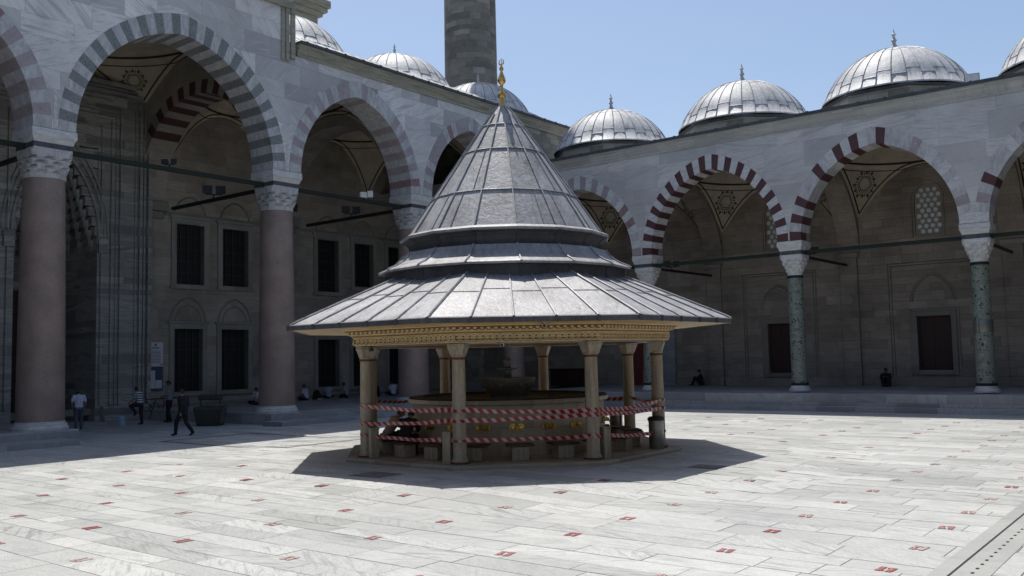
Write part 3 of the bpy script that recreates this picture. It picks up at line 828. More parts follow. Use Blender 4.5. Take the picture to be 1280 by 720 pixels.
tb = MB(); tb.box(-6.2, -2.55, 13.99, 17.0, 17.0, 25.7); tb.box(-6.4, -2.3, 13.75, 17.2, 25.7, 26.0); tb.box(-6.6, -2.05, 13.55, 17.4, 26.0, 26.3); tb.box(-6.8, -1.9, 13.4, 17.6, 26.303, 26.8)
tb.build('buttress_tower', M['cornice'], LG, bevel=.04)
hall = MB(); hall.box(-53, 3.0, LD + 5.6, LD + 22, 0, 18.2)
hall.build('prayer_hall', M['rough'], LG)

# =====================================================================  LOWER GALLERY
RG = thing('courtyard_gallery', 'lower shaded arcade with red and white striped arches on green stone columns', 'arcade', (0, 0, 0), 0)
RW = 1.13; RD = 8.45; RZS = 7.86; RTOP = 13.05
Rc = [0.86] + [8.80 + 7.93 * k for k in range(4)]
def pickR(b):
    rnd = random.Random(40 + b)
    def f(i, n):
        if b == 1: return 2 if i % 2 == 0 and 1 <= i else (0 if i else 0) if i % 2 else 0
        if b == 2:
            if i in (0, 2, 4, 8, 11, 13, 16): return 2
            return 5 if i % 2 else (0 if rnd.random() < .5 else 4 if i > 14 and rnd.random() < .35 else 5)
        if b == 0:
            if i in (24, 26): return 3
            return (0 if i % 2 else rnd.choice([4, 5, 4]))
        if i in (4, 18, 20): return 2
        return (5 if i % 2 else rnd.choice([0, 4, 5]))
    return f
rmats = [M['white'], M['granite'], M['red'], M['redworn'], M['rose'], M['whiteB']]
fw = MB()
for i in range(4):
    cl, cr = Rc[i], Rc[i + 1]; c = (cl + cr) / 2; half = (cr - cl) / 2 - RW / 2
    if i == 0: c = 4.83; half = 3.4
    ar = MB()
    def pk(k, n, i=i):
        if i == 1: return 2 if k % 2 == 0 else 0
        return pickR_[i](k, n)
    pickR_ = [pickR(b) for b in range(5)]
    voussoirs(ar, c, RZS, half, 4.0, .535, .76, -0.012, RW, 31 if i != 1 else 35, pk)
    ar.build('arch', rmats, RG)
    spandrel(fw, c, RZS, half + .535, 4.76, cl if i else .0, cr, RTOP, 0.0)
    spandrel(fw, c, RZS, half + .535, 4.76, cl if i else .0, cr, RTOP, RW, 1, True)
fw.quad((0, 0, RZS - .7), (1.4, 0, RZS - .7), (1.4, 0, RZS), (0, 0, RZS)); fw.quad((1.4, 0, RZS - .7), (1.4, RW, RZS - .7), (1.4, RW, RZS), (1.4, 0, RZS))
fw.build('front_wall', [M['marble_R'], M['stone_R']], RG)
for k in range(1, 4):
    jt = MB(); jt.box(Rc[k] - .03, Rc[k] + .03, -.016, .02, RZS, RZS + .62); jt.build('keyed_joint', M['white'], RG)
cornice(RG, 0.4, 33.4, RTOP, 0, 1.0, ('cornice_pale', 'leaddark'))
for k in range(1, 5):
    column(RG, Rc[k], RW / 2, 1.08, 6.25, 7.2, RZS, .375, .335, RW, 'green', .27, True, 7.3)
t_ = [o for o in RG.children if o.name.startswith('column')][2]
k_ = MB(); k_.lathe([(.376, 3.30), (.388, 3.32), (.388, 3.82), (.372, 3.84)], 36, (Rc[3], RW / 2)); k_.box(Rc[3] - .16, Rc[3] - .10, RW / 2 - .42, RW / 2 - .37, 3.3, 3.85)
k_.build('repair_band', M['binlight'], t_, 40)
for k in range(4):
    r = MB(); r.box(Rc[k] + .5, Rc[k + 1] - .5, RW / 2 - .05, RW / 2 + .05, 7.24, 7.40); r.build('tie_rod', M['iron'], RG)
for k in range(1, 5):
    r = MB(); r.box(Rc[k] - .05, Rc[k] + .05, RW - .2, RD - .45, 7.17, 7.30); r.build('cross_rod', M['black'], RG)
TT = .58
for k in range(1, 4):
    c = (RW + RD) / 2; half = (RD - RW) / 2 - .05; cx = Rc[k]
    tmp = MB(); voussoirs(tmp, c, RZS, half, 4.0, .45, .5, -TT, TT, 23, lambda a, n: 0)
    ta = MB(); ta.add([(cx - p[1], p[0], p[2]) for p in tmp.v], tmp.f, 0); ta.build('transverse_arch', M['stone_R'], RG)
    tmp = MB(); spandrel(tmp, c, RZS, half + .45, 4.5, RW, RD, 12.9, -TT + .02); spandrel(tmp, c, RZS, half + .45, 4.5, RW, RD, 12.9, TT - .02, 0, True)
    ta = MB(); ta.add([(cx - p[1], p[0], p[2]) for p in tmp.v], tmp.f, 0); ta.build('transverse_wall', M['stone_R'], RG)
    kb = MB(); kb.box(cx - .45, cx + .45, RD - .22, RD - .001, .77, RZS - .2); kb.box(cx - .55, cx + .55, RD - .3, RD - .002, RZS - .2, RZS + .05)
    kb.build('pilaster', M['stone_R'], RG, bevel=.03)
for k in range(4):
    vault(RG, Rc[k] + TT, Rc[k + 1] - TT, RW, RD, 9.75, 12.25, 2.6)
Rlow = [(12.0, 13.42, 1.48, 4.26)] + [(12.0 + 8.05 + 7.93 * j, 13.62 + 8.05 + 7.93 * j, 1.58, 4.34) for j in range(2)]
Rup = [(12.05, 13.35, 8.5, 11.2)] + [(20.2 + 7.93 * j, 21.5 + 7.93 * j, 8.52, 11.2) for j in range(2)]
gate = (3.0, 5.2, .77, 4.2)
bw = MB(); holed_wall(bw, -11.2, 33.4, 0, 14.0, RD, Rlow + Rup + [gate], .45)
bw.build('back_wall', [M['stone_R'], M['frame_dark']], RG)
for h in Rlow:
    w = MB(); yy = RD + .3
    w.box(h[0], h[1], yy, yy + .06, h[2], h[3])
    for j in range(2):
        for q in range(3):
            xa = h[0] + .1 + j * (h[1] - h[0]) / 2; za = h[2] + .12 + q * (h[3] - h[2]) / 3
            w.box(xa, xa + (h[1] - h[0]) / 2 - .2, yy - .025, yy, za, za + (h[3] - h[2]) / 3 - .2)
    wo = w.build('shuttered_window', M['redwood'], RG)
    f = MB(); q = .26; y = RD
    f.box(h[0] - q, h[0], y - .10, y, h[2] - .25, h[3] + q); f.box(h[1], h[1] + q, y - .10, y, h[2] - .25, h[3] + q); f.box(h[0], h[1], y - .10, y, h[3], h[3] + q); f.box(h[0], h[1], y - .12, y + .29, h[2] - .25, h[2])
    f.box(h[0] - q - .14, h[0] - q - .003, y - .05, y, h[2] - .3, h[3] + q + .14); f.box(h[1] + q + .003, h[1] + q + .14, y - .05, y, h[2] - .3, h[3] + q + .14); f.box(h[0] - q, h[1] + q, y - .05, y, h[3] + q + .003, h[3] + q + .14)
    f.build('frame', M['frame_dark'], wo, bevel=.015)
    ba = MB(); c = (h[0] + h[1]) / 2
    molding_arch(ba, c, h[3] + .75, 1.0, 1.35, RD - .005, .04); molding_arch(ba, c, h[3] + .75, 1.1, 1.48, RD - .005, .025)
    x0, x1, zt = c - 2.0, c + 2.0, 7.0
    for d_ in (0, .14): ba.tube([(x0 - d_, RD - .005, 1.3), (x0 - d_, RD - .005, zt + d_), (x1 + d_, RD - .005, zt + d_), (x1 + d_, RD - .005, 1.3)], .045, 5)
    ba.build('blind_arch', M['frame_dark'], wo)
for h in Rup:
    w = MB(); c = (h[0] + h[1]) / 2; a = (h[1] - h[0]) / 2; zs = h[3] - .75
    # stucco screen with round panes: plate with holes read as discs of glass set in rings
    w.box(h[0], h[1], RD + .1, RD + .16, h[2], h[3])
    wo = w.build('round_pane_window', M['frame_stone'], RG)
    gl = MB(); rr = .145; row = 0; z = h[2] + .2
    while z < h[3] - .1:
        x = h[0] + (.2 if row % 2 else .36)
        while x < h[1] - .1:
            ok = z < zs or (abs(x - c) < a - .12 and (z - zs) < .75 * math.sqrt(max(0, 1 - ((x - c) / a) ** 2)) - .1)
            if ok:
                ring = [(x + .125 * math.cos(t), RD + .085, z + .125 * math.sin(t)) for t in [2 * PI * q / 10 for q in range(10)]]
                gl.tube(ring, .022, 4, closed=True)
                gl.add([(x + .10 * math.cos(2 * PI * q / 10), RD + .092, z + .10 * math.sin(2 * PI * q / 10)) for q in range(10)], [tuple(range(9, -1, -1))], 1)
            x += .32
        z += .27; row += 1
    gl.build('glass_roundel', [M['white'], M['glass']], wo)
    ar = MB()
    for q in range(12):   # spandrels close the square head into an arch
        t0, t1 = PI * q / 12, PI * (q + 1) / 12
        ar.quad((c + a * math.cos(t1), RD - .002, zs + .75 * math.sin(t1)), (c + a * math.cos(t0), RD - .002, zs + .75 * math.sin(t0)), (c + a * math.cos(t0), RD - .002, h[3] + .02), (c + a * math.cos(t1), RD - .002, h[3] + .02))
        ar.quad((c + a * math.cos(t0), RD - .002, zs + .75 * math.sin(t0)), (c + a * math.cos(t1), RD - .002, zs + .75 * math.sin(t1)), (c + a * math.cos(t1), RD + .1, zs + .75 * math.sin(t1)), (c + a * math.cos(t0), RD + .1, zs + .75 * math.sin(t0)))
    molding_arch(ar, c, zs, a + .12, .92, RD - .01, .035, legs=zs - h[2] + .1)
    ar.build('frame', M['stone_R'], wo)
gt = MB(); gt.box(gate[0] + .02, gate[0] + .10, RD + .45, RD + 1.5, gate[2], gate[3] - .03)
for q in range(4):
    for j in range(2): gt.box(gate[0] + .10, gate[0] + .125, RD + .52 + j * .48, RD + .92 + j * .48, gate[2] + .15 + q * .82, gate[2] + .80 + q * .82)
gt.box(gate[0] - .0, gate[0] + .75, RD - .06, RD - .0, gate[2], gate[3] - .03)
for q in range(4): gt.box(gate[0] + .1, gate[0] + .65, RD - .085, RD - .06, gate[2] + .15 + q * .82, gate[2] + .80 + q * .82)
go = gt.build('gate_door', M['door'], RG)
gm = MB(); gm.box(gate[1] + .003, gate[1] + .9, RD - .25, RD - .001, .77, 5.2); gm.box(gate[0] - .5, gate[0] - .003, RD - .25, RD - .001, .77, 5.2); gm.box(gate[0] - .5, gate[1] + .9, RD - .25, RD - .0015, 5.203, 5.6)
gm.build('gate_frame', M['ped'], RG, bevel=.02)
gb = MB(); gb.box(1.5, 6.5, RD + 3.4, RD + 3.6, 0, 6); gb.box(1.3, 6.7, RD + .46, RD + 3.4, .5, .76)
gb.build('passage_wall', M['lit'], RG)
rf = MB()
rf.quad((-11.2, .28, RTOP + .6), (33.4, .28, RTOP + .6), (33.4, RD + 1.2, RTOP + .6), (-11.2, RD + 1.2, RTOP + .6))
rf.quad((-11.2, RD + 1.2, 0), (-11.2, RD + 1.2, RTOP + .6), (33.4, RD + 1.2, RTOP + .6), (33.4, RD + 1.2, 5.0))
rf.quad((33.4, 0, 0), (33.4, RD + 1.2, 0), (33.4, RD + 1.2, RTOP + .6), (33.4, 0, RTOP + .6))
rf.build('roof', [M['lead']], RG)
for k in range(5):
    dome(RG, (4.4 if k == 0 else 4.83 + 7.93 * k), 4.5, 3.42, 14.78, 2.47, 32, 3.58, 13.5, 1.0)

# the same gallery closes the courtyard on its two other sides, behind the viewer
for nm, loc, rz, lab in (('courtyard_gallery', (34.9, 0, 0), -PI / 2, 'lower arcade closing the near long side of the courtyard, behind the viewer'), ('courtyard_gallery', (34.9, -44.0, 0), PI, 'lower arcade facing the green columns across the courtyard, behind the viewer')):
    o = copy_tree(RG); o.location = loc; o.rotation_euler = (0, 0, rz); o['label'] = lab

# =====================================================================  MINARET
MN = thing('minaret', 'round brown stone minaret shaft rising behind the left row of domes', 'minaret', (-11.4, 10.1, 0))
s = MB(); s.lathe([(2.05, 14), (1.97, 30), (1.90, 46)], 16, (0, 0)); s.build('shaft', M['minaret'], MN, 30)
s = MB(); s.lathe([(2.9, 0), (2.9, 12), (2.05, 15)], 8, (0, 0), PI / 8); s.build('base', M['rough'], MN)
s = MB(); s.lathe([(1.9, 45), (2.2, 46), (2.7, 47), (3.0, 48), (3.0, 49.2), (2.8, 49.2), (2.8, 48.1), (1.7, 48.1)], 24, (0, 0)); s.build('balcony', M['cornice'], MN)
s = MB(); s.lathe([(1.7, 48), (1.65, 56), (2.0, 56.2), (.05, 66)], 16, (0, 0)); s.build('upper_shaft', M['minaret'], MN)
# =====================================================================  GROUND
FC = (16.675, -21.304)
def crown(x, y):
    r = math.hypot(x - FC[0], y - FC[1])
    t = min(1, max(0, (9.6 - r) / 2.4)); t = t * t * (3 - 2 * t)
    return 0.10 * t
g = MB()
g.box(-300, 300, -300, 300, -0.6, -0.05)
tag(g.build('ground', M['grout']), kind='structure')
fl = MB(); rnd = random.Random(3)
# joint bed under the slabs
nx, ny = 64, 64
X0, X1, Y0, Y1 = -13.0, 46.0, -56.0, 0.5
for i in range(nx):
    for j in range(ny):
        q = [(X0 + (X1 - X0) * a / nx, Y0 + (Y1 - Y0) * b / ny) for a, b in ((i, j), (i + 1, j), (i + 1, j + 1), (i, j + 1))]
        fl.quad(*[(x, y, crown(x, y) - .012) for x, y in q], 1, fa=(.5, .5, .5))
y = Y0
while y < Y1:
    h = rnd.choice([.40, .48, .55, .66, .8]) * rnd.uniform(.92, 1.08)
    x = X0 - rnd.random() * 2
    while x < X1:
        w = rnd.choice([.8, 1.2, 1.6, 2.0, 2.5]) * rnd.uniform(.8, 1.15)
        gp = .0055
        n = max(1, int(w / .8)); fa = (rnd.random(), rnd.random(), rnd.random() ** 1.3)
        jz = rnd.uniform(-.0015, .0015)
        for k in range(n):
            xa = x + gp + (w - 2 * gp) * k / n; xb = x + gp + (w - 2 * gp) * (k + 1) / n
            q = ((xa, y + gp), (xb, y + gp), (xb, y + h - gp), (xa, y + h - gp))
            fl.quad(*[(a, b, crown(a, b) + jz) for a, b in q], 0, fa=fa)
        x += w
    y += h
tag(fl.build('courtyard_pavement', [M['floor'], M['grout']]), kind='structure')
il = MB()
for (xa, xb, ya, yb) in ((3.0, 10.2, -23.98, -23.76), (3.0, 10.2, -20.3, -20.08), (3.0, 3.22, -23.76, -20.3), (9.98, 10.2, -23.76, -20.3)):
    n = 8
    for k in range(n):
        if xb - xa > yb - ya: q = (xa + (xb - xa) * k / n, xa + (xb - xa) * (k + 1) / n, ya, yb)
        else: q = (xa, xb, ya + (yb - ya) * k / n, ya + (yb - ya) * (k + 1) / n)
        il.quad(*[(a, b, crown(a, b) + .005) for a, b in ((q[0], q[2]), (q[1], q[2]), (q[1], q[3]), (q[0], q[3]))])
tag(il.build('inlaid_pavement_border', M['inlay']), kind='structure')
# raised floors of the galleries with their steps
pl = MB()
for (ya, yb) in ((-54, -26.0), (-17.55, 1.0)):
    if yb < 0: pl.box(-11.0, .30, ya, -25.4, -.2, .47); pl.box(.30, 1.62, ya, yb, -.2, .19)
    else: pl.box(-11.0, .30, -17.1, yb, -.2, .47); pl.box(.30, 1.62, ya, yb, -.2, .19)
for yc in (-26.28, -15.99, -7.35): pass
pl.box(-11.0, 1.2, 1.0, 8.4, -.2, .468)
tag(pl.build('portico_floor', M['ped'], bevel=.015), kind='structure')
pl = MB(); pl.box(1.2, 34.9, -.95, 8.44, -.2, .765); pl.box(1.62, 34.9, -1.32, -.95, -.2, .235)
tag(pl.build('gallery_floor', M['ped'], bevel=.015), kind='structure')

# red distance marks, set out in rows
st0 = None
cols = {-1: (10.6, -29.28), 0: (12.98, -29.14), 1: (15.34, -29.01), 2: (17.69, -28.88), 3: (20.05, -28.72), 4: (22.43, -28.6), 5: (24.79, -28.41), 6: (27.21, -28.27), 7: (29.3, -28.22)}
def sticker_mesh():
    m = MB()
    for s in (-1, 1):
        m.box(.028 if s > 0 else -.095, .095 if s > 0 else -.028, -.115, .115, 0, .004)
        m.box(-.028 if s < 0 else -.004, .004 if s < 0 else .028, (-.10 if s < 0 else .06), (-.06 if s < 0 else .10), 0, .0038)
    return m
for c, (xx, yy) in cols.items():
    for j in range(-5, 15):
        y = yy + 1.615 * j + random.uniform(-.07, .07); x = xx + random.uniform(-.05, .05)
        if y < -36 or y > -4.6 or math.hypot(x - FC[0], y - FC[1]) < 6.9: continue
        if c < 1 and y > -26.5: continue
        if j > 4 and random.random() < .12: continue
        if st0 is None: st0 = o = sticker_mesh().build('floor_sticker', M['stick'])
        else: o = st0.copy(); COL.objects.link(o)
        o.location = (x, y, crown(x, y) + .004); o.rotation_euler = (0, 0, random.gauss(0, .10)); o.scale = (random.uniform(.95, 1.15), random.uniform(.9, 1.15), 1)
        tag(o, 'red worn footprint sticker on the sunlit marble paving', 'floor sticker', 'red distance stickers set out over the paving')

dc = MB(); rnd = random.Random(5)
dc.box(29.80, 30.0, -46, -6, .0, .006); dc.box(30.035, 30.42, -46, -6, .0, .008); dc.box(30.0, 30.035, -46, -6, -.03, .003, 1)
y = -45.9
while y < -6:
    xx = 30.22
    dc.add([(xx + .022 * math.cos(2 * PI * k / 8), y + .045 * math.sin(2 * PI * k / 8), .0115) for k in range(8)], [tuple(range(8))], 1)  # holes drawn as dark discs in place of shaded depth
    y += .27
tag(dc.build('drain_channel', [M['floor'], M['void']]), 'long pale stone drain strip with a dark slot and small holes', 'drain')
for (x, y, w, h, lab) in ((17.41, -27.08, .92, .78, 'dark square hatch cover in the fountain shadow near the left corner'), (23.22, -22.26, .72, .62, 'dark square hatch cover in the pointed right end of the fountain shadow')):
    hm = MB(); z = crown(x, y)
    hm.obox((x, y, z - .01), w, h, .018, .0); hm.obox((x, y, z - .01), w - .14, h - .14, .024, .0, 1); hm.obox((x, y, z), .1, .03, .022, .5, 0)
    tag(hm.build('hatch_cover', [M['inlay'], plain('worn_dark_stone', (.19, .19, .18), .6)]), lab, 'hatch cover', 'hatch covers beside the fountain')

# =====================================================================  ABLUTION FOUNTAIN
AF = thing('ablution_fountain', 'octagonal ablution fountain pavilion with a tall lead spire roof and carved ochre frieze', 'fountain', (FC[0], FC[1], 0), 0)
A8 = [R_(22.5 + 45 * k) for k in range(8)]
def oct_pt(r, z, f):
    """point on an octagon of circumradius r; f in 0..8 runs along the perimeter"""
    k = int(f) % 8; t = f - int(f)
    a0, a1 = A8[k], A8[(k + 1) % 8]
    p = (r * math.cos(a0), r * math.sin(a0)); q = (r * math.cos(a1), r * math.sin(a1))
    return (p[0] + (q[0] - p[0]) * t, p[1] + (q[1] - p[1]) * t, z)
def octo(mb, prof, mat=0, sub=1, cap=False):
    rings = [[oct_pt(r, z, k / sub) for k in range(8 * sub)] for r, z in prof]
    f0 = len(mb.f); mb.loft(rings, mat, cap)
    acc = [0.0]
    for i in range(1, len(prof)): acc.append(acc[-1] + math.hypot(prof[i][0] - prof[i - 1][0], prof[i][1] - prof[i - 1][1]))
    i = f0; n = 8 * sub
    for a in range(len(prof) - 1):
        for k in range(n):
            s0, s1 = prof[a][0] * .7654 / sub, prof[a + 1][0] * .7654 / sub
            o = k * 3.3
            mb.uv[i] = [(o - s0 / 2, acc[a]), (o + s0 / 2, acc[a]), (o + s1 / 2, acc[a + 1]), (o - s1 / 2, acc[a + 1])]; i += 1
s = MB(); octo(s, [(4.78, -.1), (4.78, .17), (4.74, .2), (.5, .2)], 0)
s.build('step', M['basin'], AF)
def pt16(r, z, f):
    k = int(f) % 16; t = f - int(f); a0, a1 = PI / 8 * k, PI / 8 * (k + 1)
    return (r * (math.cos(a0) * (1 - t) + math.cos(a1) * t), r * (math.sin(a0) * (1 - t) + math.sin(a1) * t), z)
def poly16(mb, prof, mat=0):
    f0 = len(mb.f); mb.loft([[pt16(r, z, k) for k in range(16)] for r, z in prof], mat, False)
    i = f0; acc = 0.0
    for (r0, z0), (r1, z1) in zip(prof[:-1], prof[1:]):
        d = math.hypot(r1 - r0, z1 - z0)
        for k in range(16):
            s0, s1 = r0 * .195, r1 * .195; o = k * 2.7
            mb.uv[i] = [(o - s0, acc), (o + s0, acc), (o + s1, acc + d), (o - s1, acc + d)]; i += 1
        acc += d
# skirt roof
skirt = [(6.20, 3.58), (6.05, 3.665), (5.1, 4.085), (4.4, 4.39), (3.9, 4.605), (3.20, 4.905)]
s = MB(); octo(s, skirt, 0)
for k in range(8):
    for j in range(5):
        f = k + j / 5
        s.tube([(lambda p: (p[0], p[1], p[2] + .02))(oct_pt(r * (1.0 if j == 0 else 1.0), z, f)) for r, z in skirt], .034 if j == 0 else .026, 5)
    for j in range(5):
        r, z = (4.55, 4.327) if j % 2 else (4.72, 4.253)
        s.tube([oct_pt(r, z + .005, k + j / 5), oct_pt(r, z + .005, k + (j + .999) / 5)], .014, 4, 1)
ro = s.build('skirt_roof', [M['leadroof'], M['seam']], AF)
s = MB(); octo(s, [(6.15, 3.47), (6.245, 3.47), (6.245, 3.585), (6.17, 3.612)])
for k in range(8):
    for j in range(5):
        p = oct_pt(6.26, 3.52, k + j / 5); q = oct_pt(6.26, 3.52, k + j / 5 + .03)
        s.tube([(p[0], p[1], 3.46), (p[0], p[1], 3.60)], .035, 5)
s.build('eave_edge', M['leaddark'], ro)
# drum tiers and cone
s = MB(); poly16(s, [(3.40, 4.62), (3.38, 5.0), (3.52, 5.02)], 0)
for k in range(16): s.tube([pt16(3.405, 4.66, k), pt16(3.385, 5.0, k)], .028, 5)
s.build('lower_tier_wall', M['leadshade'], AF)
t2 = [(3.56, 5.015), (3.575, 5.07), (3.53, 5.105), (3.32, 5.19), (3.12, 5.31), (2.97, 5.46), (2.90, 5.58)]
s = MB(); poly16(s, t2, 0)
for k in range(16): s.tube([pt16(r + .005, z + .012, k) for r, z in t2], .028, 5)
s.build('flared_tier', M['leadroof'], AF)
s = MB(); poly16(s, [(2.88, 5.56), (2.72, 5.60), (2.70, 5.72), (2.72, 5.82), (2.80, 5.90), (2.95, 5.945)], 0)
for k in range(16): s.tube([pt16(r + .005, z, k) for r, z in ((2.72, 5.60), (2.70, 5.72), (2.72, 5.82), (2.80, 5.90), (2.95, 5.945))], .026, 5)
s.build('upper_tier_wall', M['leadshade'], AF)
s = MB(); poly16(s, [(2.95, 5.945), (2.99, 5.965), (2.99, 6.01), (2.90, 6.06), (2.76, 6.10)], 0)
s.build('cone_lip', M['leadroof'], AF)
cone = [(2.76, 6.10), (2.31, 6.78), (1.62, 7.80), (.835, 8.94), (.36, 9.62), (.14, 9.90)]
s = MB(); poly16(s, cone, 0)
for k in range(16):
    s.tube([pt16(r + .008, z + .012, k) for r, z in (cone if k % 2 else cone[:-1])], .026 if k % 2 else .022, 5)
    for (r, z) in ((2.075, 7.13), (1.18, 8.44), (.612, 9.26)):
        s.tube([pt16(r + .012, z + .01, k), pt16(r + .012, z + .01, k + .999)], .017, 4, 1)
    # extra lapped seams of uneven sheets
    for (fa, r0, z0, r1, z1) in ((.33, 2.76, 6.10, 2.075, 7.13), (.66, 2.075, 7.13, 1.18, 8.44), (.7, 2.76, 6.10, 2.075, 7.13)):
        if (k + int(fa * 10)) % 3: continue
        s.tube([pt16(r0 + .012, z0, k + fa), pt16(r1 + .012, z1, k + fa)], .015, 4, 1)
co = s.build('cone_roof', [M['leadroof'], M['seam']], AF)
s = MB(); s.lathe([(0.126, 9.82), (0.105, 9.95), (0.084, 10.12), (0.071, 10.16), (0.109, 10.2), (0.126, 10.27), (0.084, 10.34), (0.046, 10.37), (0.042, 10.56), (0.084, 10.60), (0.122, 10.67), (0.113, 10.74), (0.067, 10.86), (0.029, 10.96), (0.063, 11.01), (0.059, 11.07), (0.025, 11.11), (0.021, 11.14)], 16)
cr = [(.0, 0, 11.14)]
pts = [(.085 * math.sin(t), 0, 11.235 - .085 * math.cos(t)) for t in [PI * (-.86 + 1.72 * q / 12) for q in range(13)]]
s.tube(pts, [.006 + .018 * math.sin(PI * q / 12) for q in range(13)], 6); s.tube([(0, 0, 11.12), (0, 0, 11.34)], .012, 5)
s.build('finial', M['gold'], AF, 50)
# ceiling, soffit, frieze
s = MB(); octo(s, [(6.16, 3.475), (4.92, 3.50)], 0); s.build('soffit', M['soffit'], AF)
s = MB(); octo(s, [(4.92, 3.50), (4.86, 3.47), (4.70, 3.40), (4.62, 3.345), (4.60, 3.335)], 0); octo(s, [(4.60, 3.335), (4.56, 3.31), (4.54, 3.31), (4.50, 3.06), (4.12, 3.06), (4.1, 3.46), (.3, 3.46)], 0)
fo = s.build('frieze', M['ochre'], AF)
s = MB()
octo(s, [(4.548, 3.25), (4.512, 3.09)], 1); octo(s, [(4.80, 3.435), (4.645, 3.352)], 1)
def ring_on(mb, r, z, f, rad, th, flat=1.0, n=8):
    p0 = oct_pt(r, z, f); k = int(f) % 8; a = (A8[k] + A8[k] + R_(45)) / 2
    tx, ty = -math.sin(a), math.cos(a)
    pts = [(p0[0] + tx * rad * math.cos(t), p0[1] + ty * rad * math.cos(t), z + rad * flat * math.sin(t)) for t in [2 * PI * q / n for q in range(n)]]
    mb.tube(pts, th, 3, 0, closed=True)
NM = 22
for k in range(8):
    for j in range(NM):
        f = k + (j + .5) / NM
        ring_on(s, 4.55, 3.17, f, .074, .021)
        ring_on(s, 4.545, 3.17, k + min(.999, (j + 1.0) / NM), .05, .018, 1.3)
        p0 = oct_pt(4.545, 3.17, f); s.ball((p0[0], p0[1], 3.17), .026, n=5, m=3)
        for (ff, zz) in ((f, 3.385),):
            q = oct_pt(4.74, zz, ff); s.ball((q[0], q[1], zz + .012), .055, .055, .035, 6, 3)
            q = oct_pt(4.69, zz - .03, k + min(.999, (j + 1.0) / NM)); s.ball((q[0], q[1], zz - .025), .045, .045, .02, 5, 3)
for (r, z) in ((4.56, 3.27), (4.525, 3.075), (4.62, 3.338), (4.83, 3.46)):
    s.tube([oct_pt(r, z, k) for k in range(8)], .016, 4, 0, closed=True)
s.build('carved_ornament', [M['ochre2'], M['ochre3']], fo)
s = MB(); octo(s, [(4.30, 3.06), (4.30, 3.025), (4.06, 3.025), (4.06, 3.06)], 0); s.build('tie_beam', M['steel'], fo)
# columns
for k in range(8):
    a = A8[k]; x, y = 4.2 * math.cos(a), 4.2 * math.sin(a)
    s = MB(); s.lathe([(.215, .2), (.215, .28), (.185, .31), (.172, .36), (.17, 1.2), (.155, 2.70)], 16, (x, y)); c = s.build('column', M['col'], AF, 40)
    s = MB()
    def sq(w, z): return [(x + w * math.cos(a + PI / 4 + q * PI / 2) * 1.414, y + w * math.sin(a + PI / 4 + q * PI / 2) * 1.414, z) for q in range(4)]
    s.loft([superring((x, y), .165, 2.70, 2, 16), superring((x, y), .175, 2.76, 2, 16)], 0)
    s.loft([sq(.145, 2.74), sq(.15, 2.76), sq(.20, 2.94), sq(.215, 2.96), sq(.215, 3.045)], 0)
    s.build('capital', M['col'], c, bevel=.01)
    s = MB(); s.lathe([(.165, 2.66), (.182, 2.67), (.182, 2.705), (.165, 2.715)], 16, (x, y)); s.build('iron_ring', M['rust'], c, 40)
    s = MB(); s.lathe([(.19, .205), (.235, .208), (.235, .235), (.2, .26)], 14, (x, y)); s.build('base_ring', M['rust'], c)
# tank, rim, taps
NT = 20
s = MB(); s.lathe([(2.80, .2), (2.80, .36), (2.72, .40), (2.70, 1.46), (2.80, 1.50), (2.82, 1.60), (2.50, 1.60), (2.50, 1.30), (.4, 1.30)], NT, (0, 0), PI / NT)
tk = s.build('water_tank', M['basin'], AF)
s = MB(); s.lathe([(2.78, 1.601), (2.78, 1.64), (2.45, 1.66), (2.42, 1.61)], NT, (0, 0), PI / NT, cap=False); s.build('rim', M['void'], tk)
for k in range(NT):
    a = 2 * PI * k / NT + .12; ca, sa = math.cos(a), math.sin(a)
    s = MB(); r0 = 2.69
    P = lambda r, t, z: (r * ca - t * sa, r * sa + t * ca, z)
    for q in (0,):
        ring = lambda r, w, z: [P(r, w * math.cos(t), z + w * math.sin(t)) for t in [2 * PI * i / 10 for i in range(10)]]
        for tt in (-.10, .10):
            rg = lambda r, w: [P(r, tt + w * math.cos(t), .93 + w * math.sin(t)) for t in [2 * PI * i / 12 for i in range(12)]]
            s.loft([rg(r0, .095), rg(r0 + .025, .09), rg(r0 + .03, .05), rg(r0 + .06, .035)])
        s.loft([ring(r0, .05, .92), ring(r0 + .03, .05, .92), ring(r0 + .035, .03, .92), ring(r0 + .14, .026, .91)])
        s.tube([P(r0 + .13, 0, .92), P(r0 + .16, 0, .90), P(r0 + .165, 0, .86)], .02, 6)
        s.tube([P(r0 + .10, 0, .92), P(r0 + .10, 0, .97)], .012, 5); s.tube([P(r0 + .10, -.04, .97), P(r0 + .10, .04, .97)], .012, 5)
    s.build('tap', M['brass'], tk, 40)
s = MB(); s.lathe([(.5, 1.3), (.52, 1.62), (.62, 1.72), (.70, 1.90), (.78, 2.06), (.78, 2.12), (.70, 2.12), (.5, 2.05), (.12, 2.05), (.10, 2.32), (.30, 2.36), (.31, 2.39), (.10, 2.40), (.09, 2.52), (.13, 2.6), (.03, 2.7), (.03, 3.46)], 24)
for k in range(16):
    a = 2 * PI * k / 16; s.ball((.70 * math.cos(a), .70 * math.sin(a), 1.92), .07, n=6, m=4)
s.build('jet_bowl', M['inlay'], AF, 40)

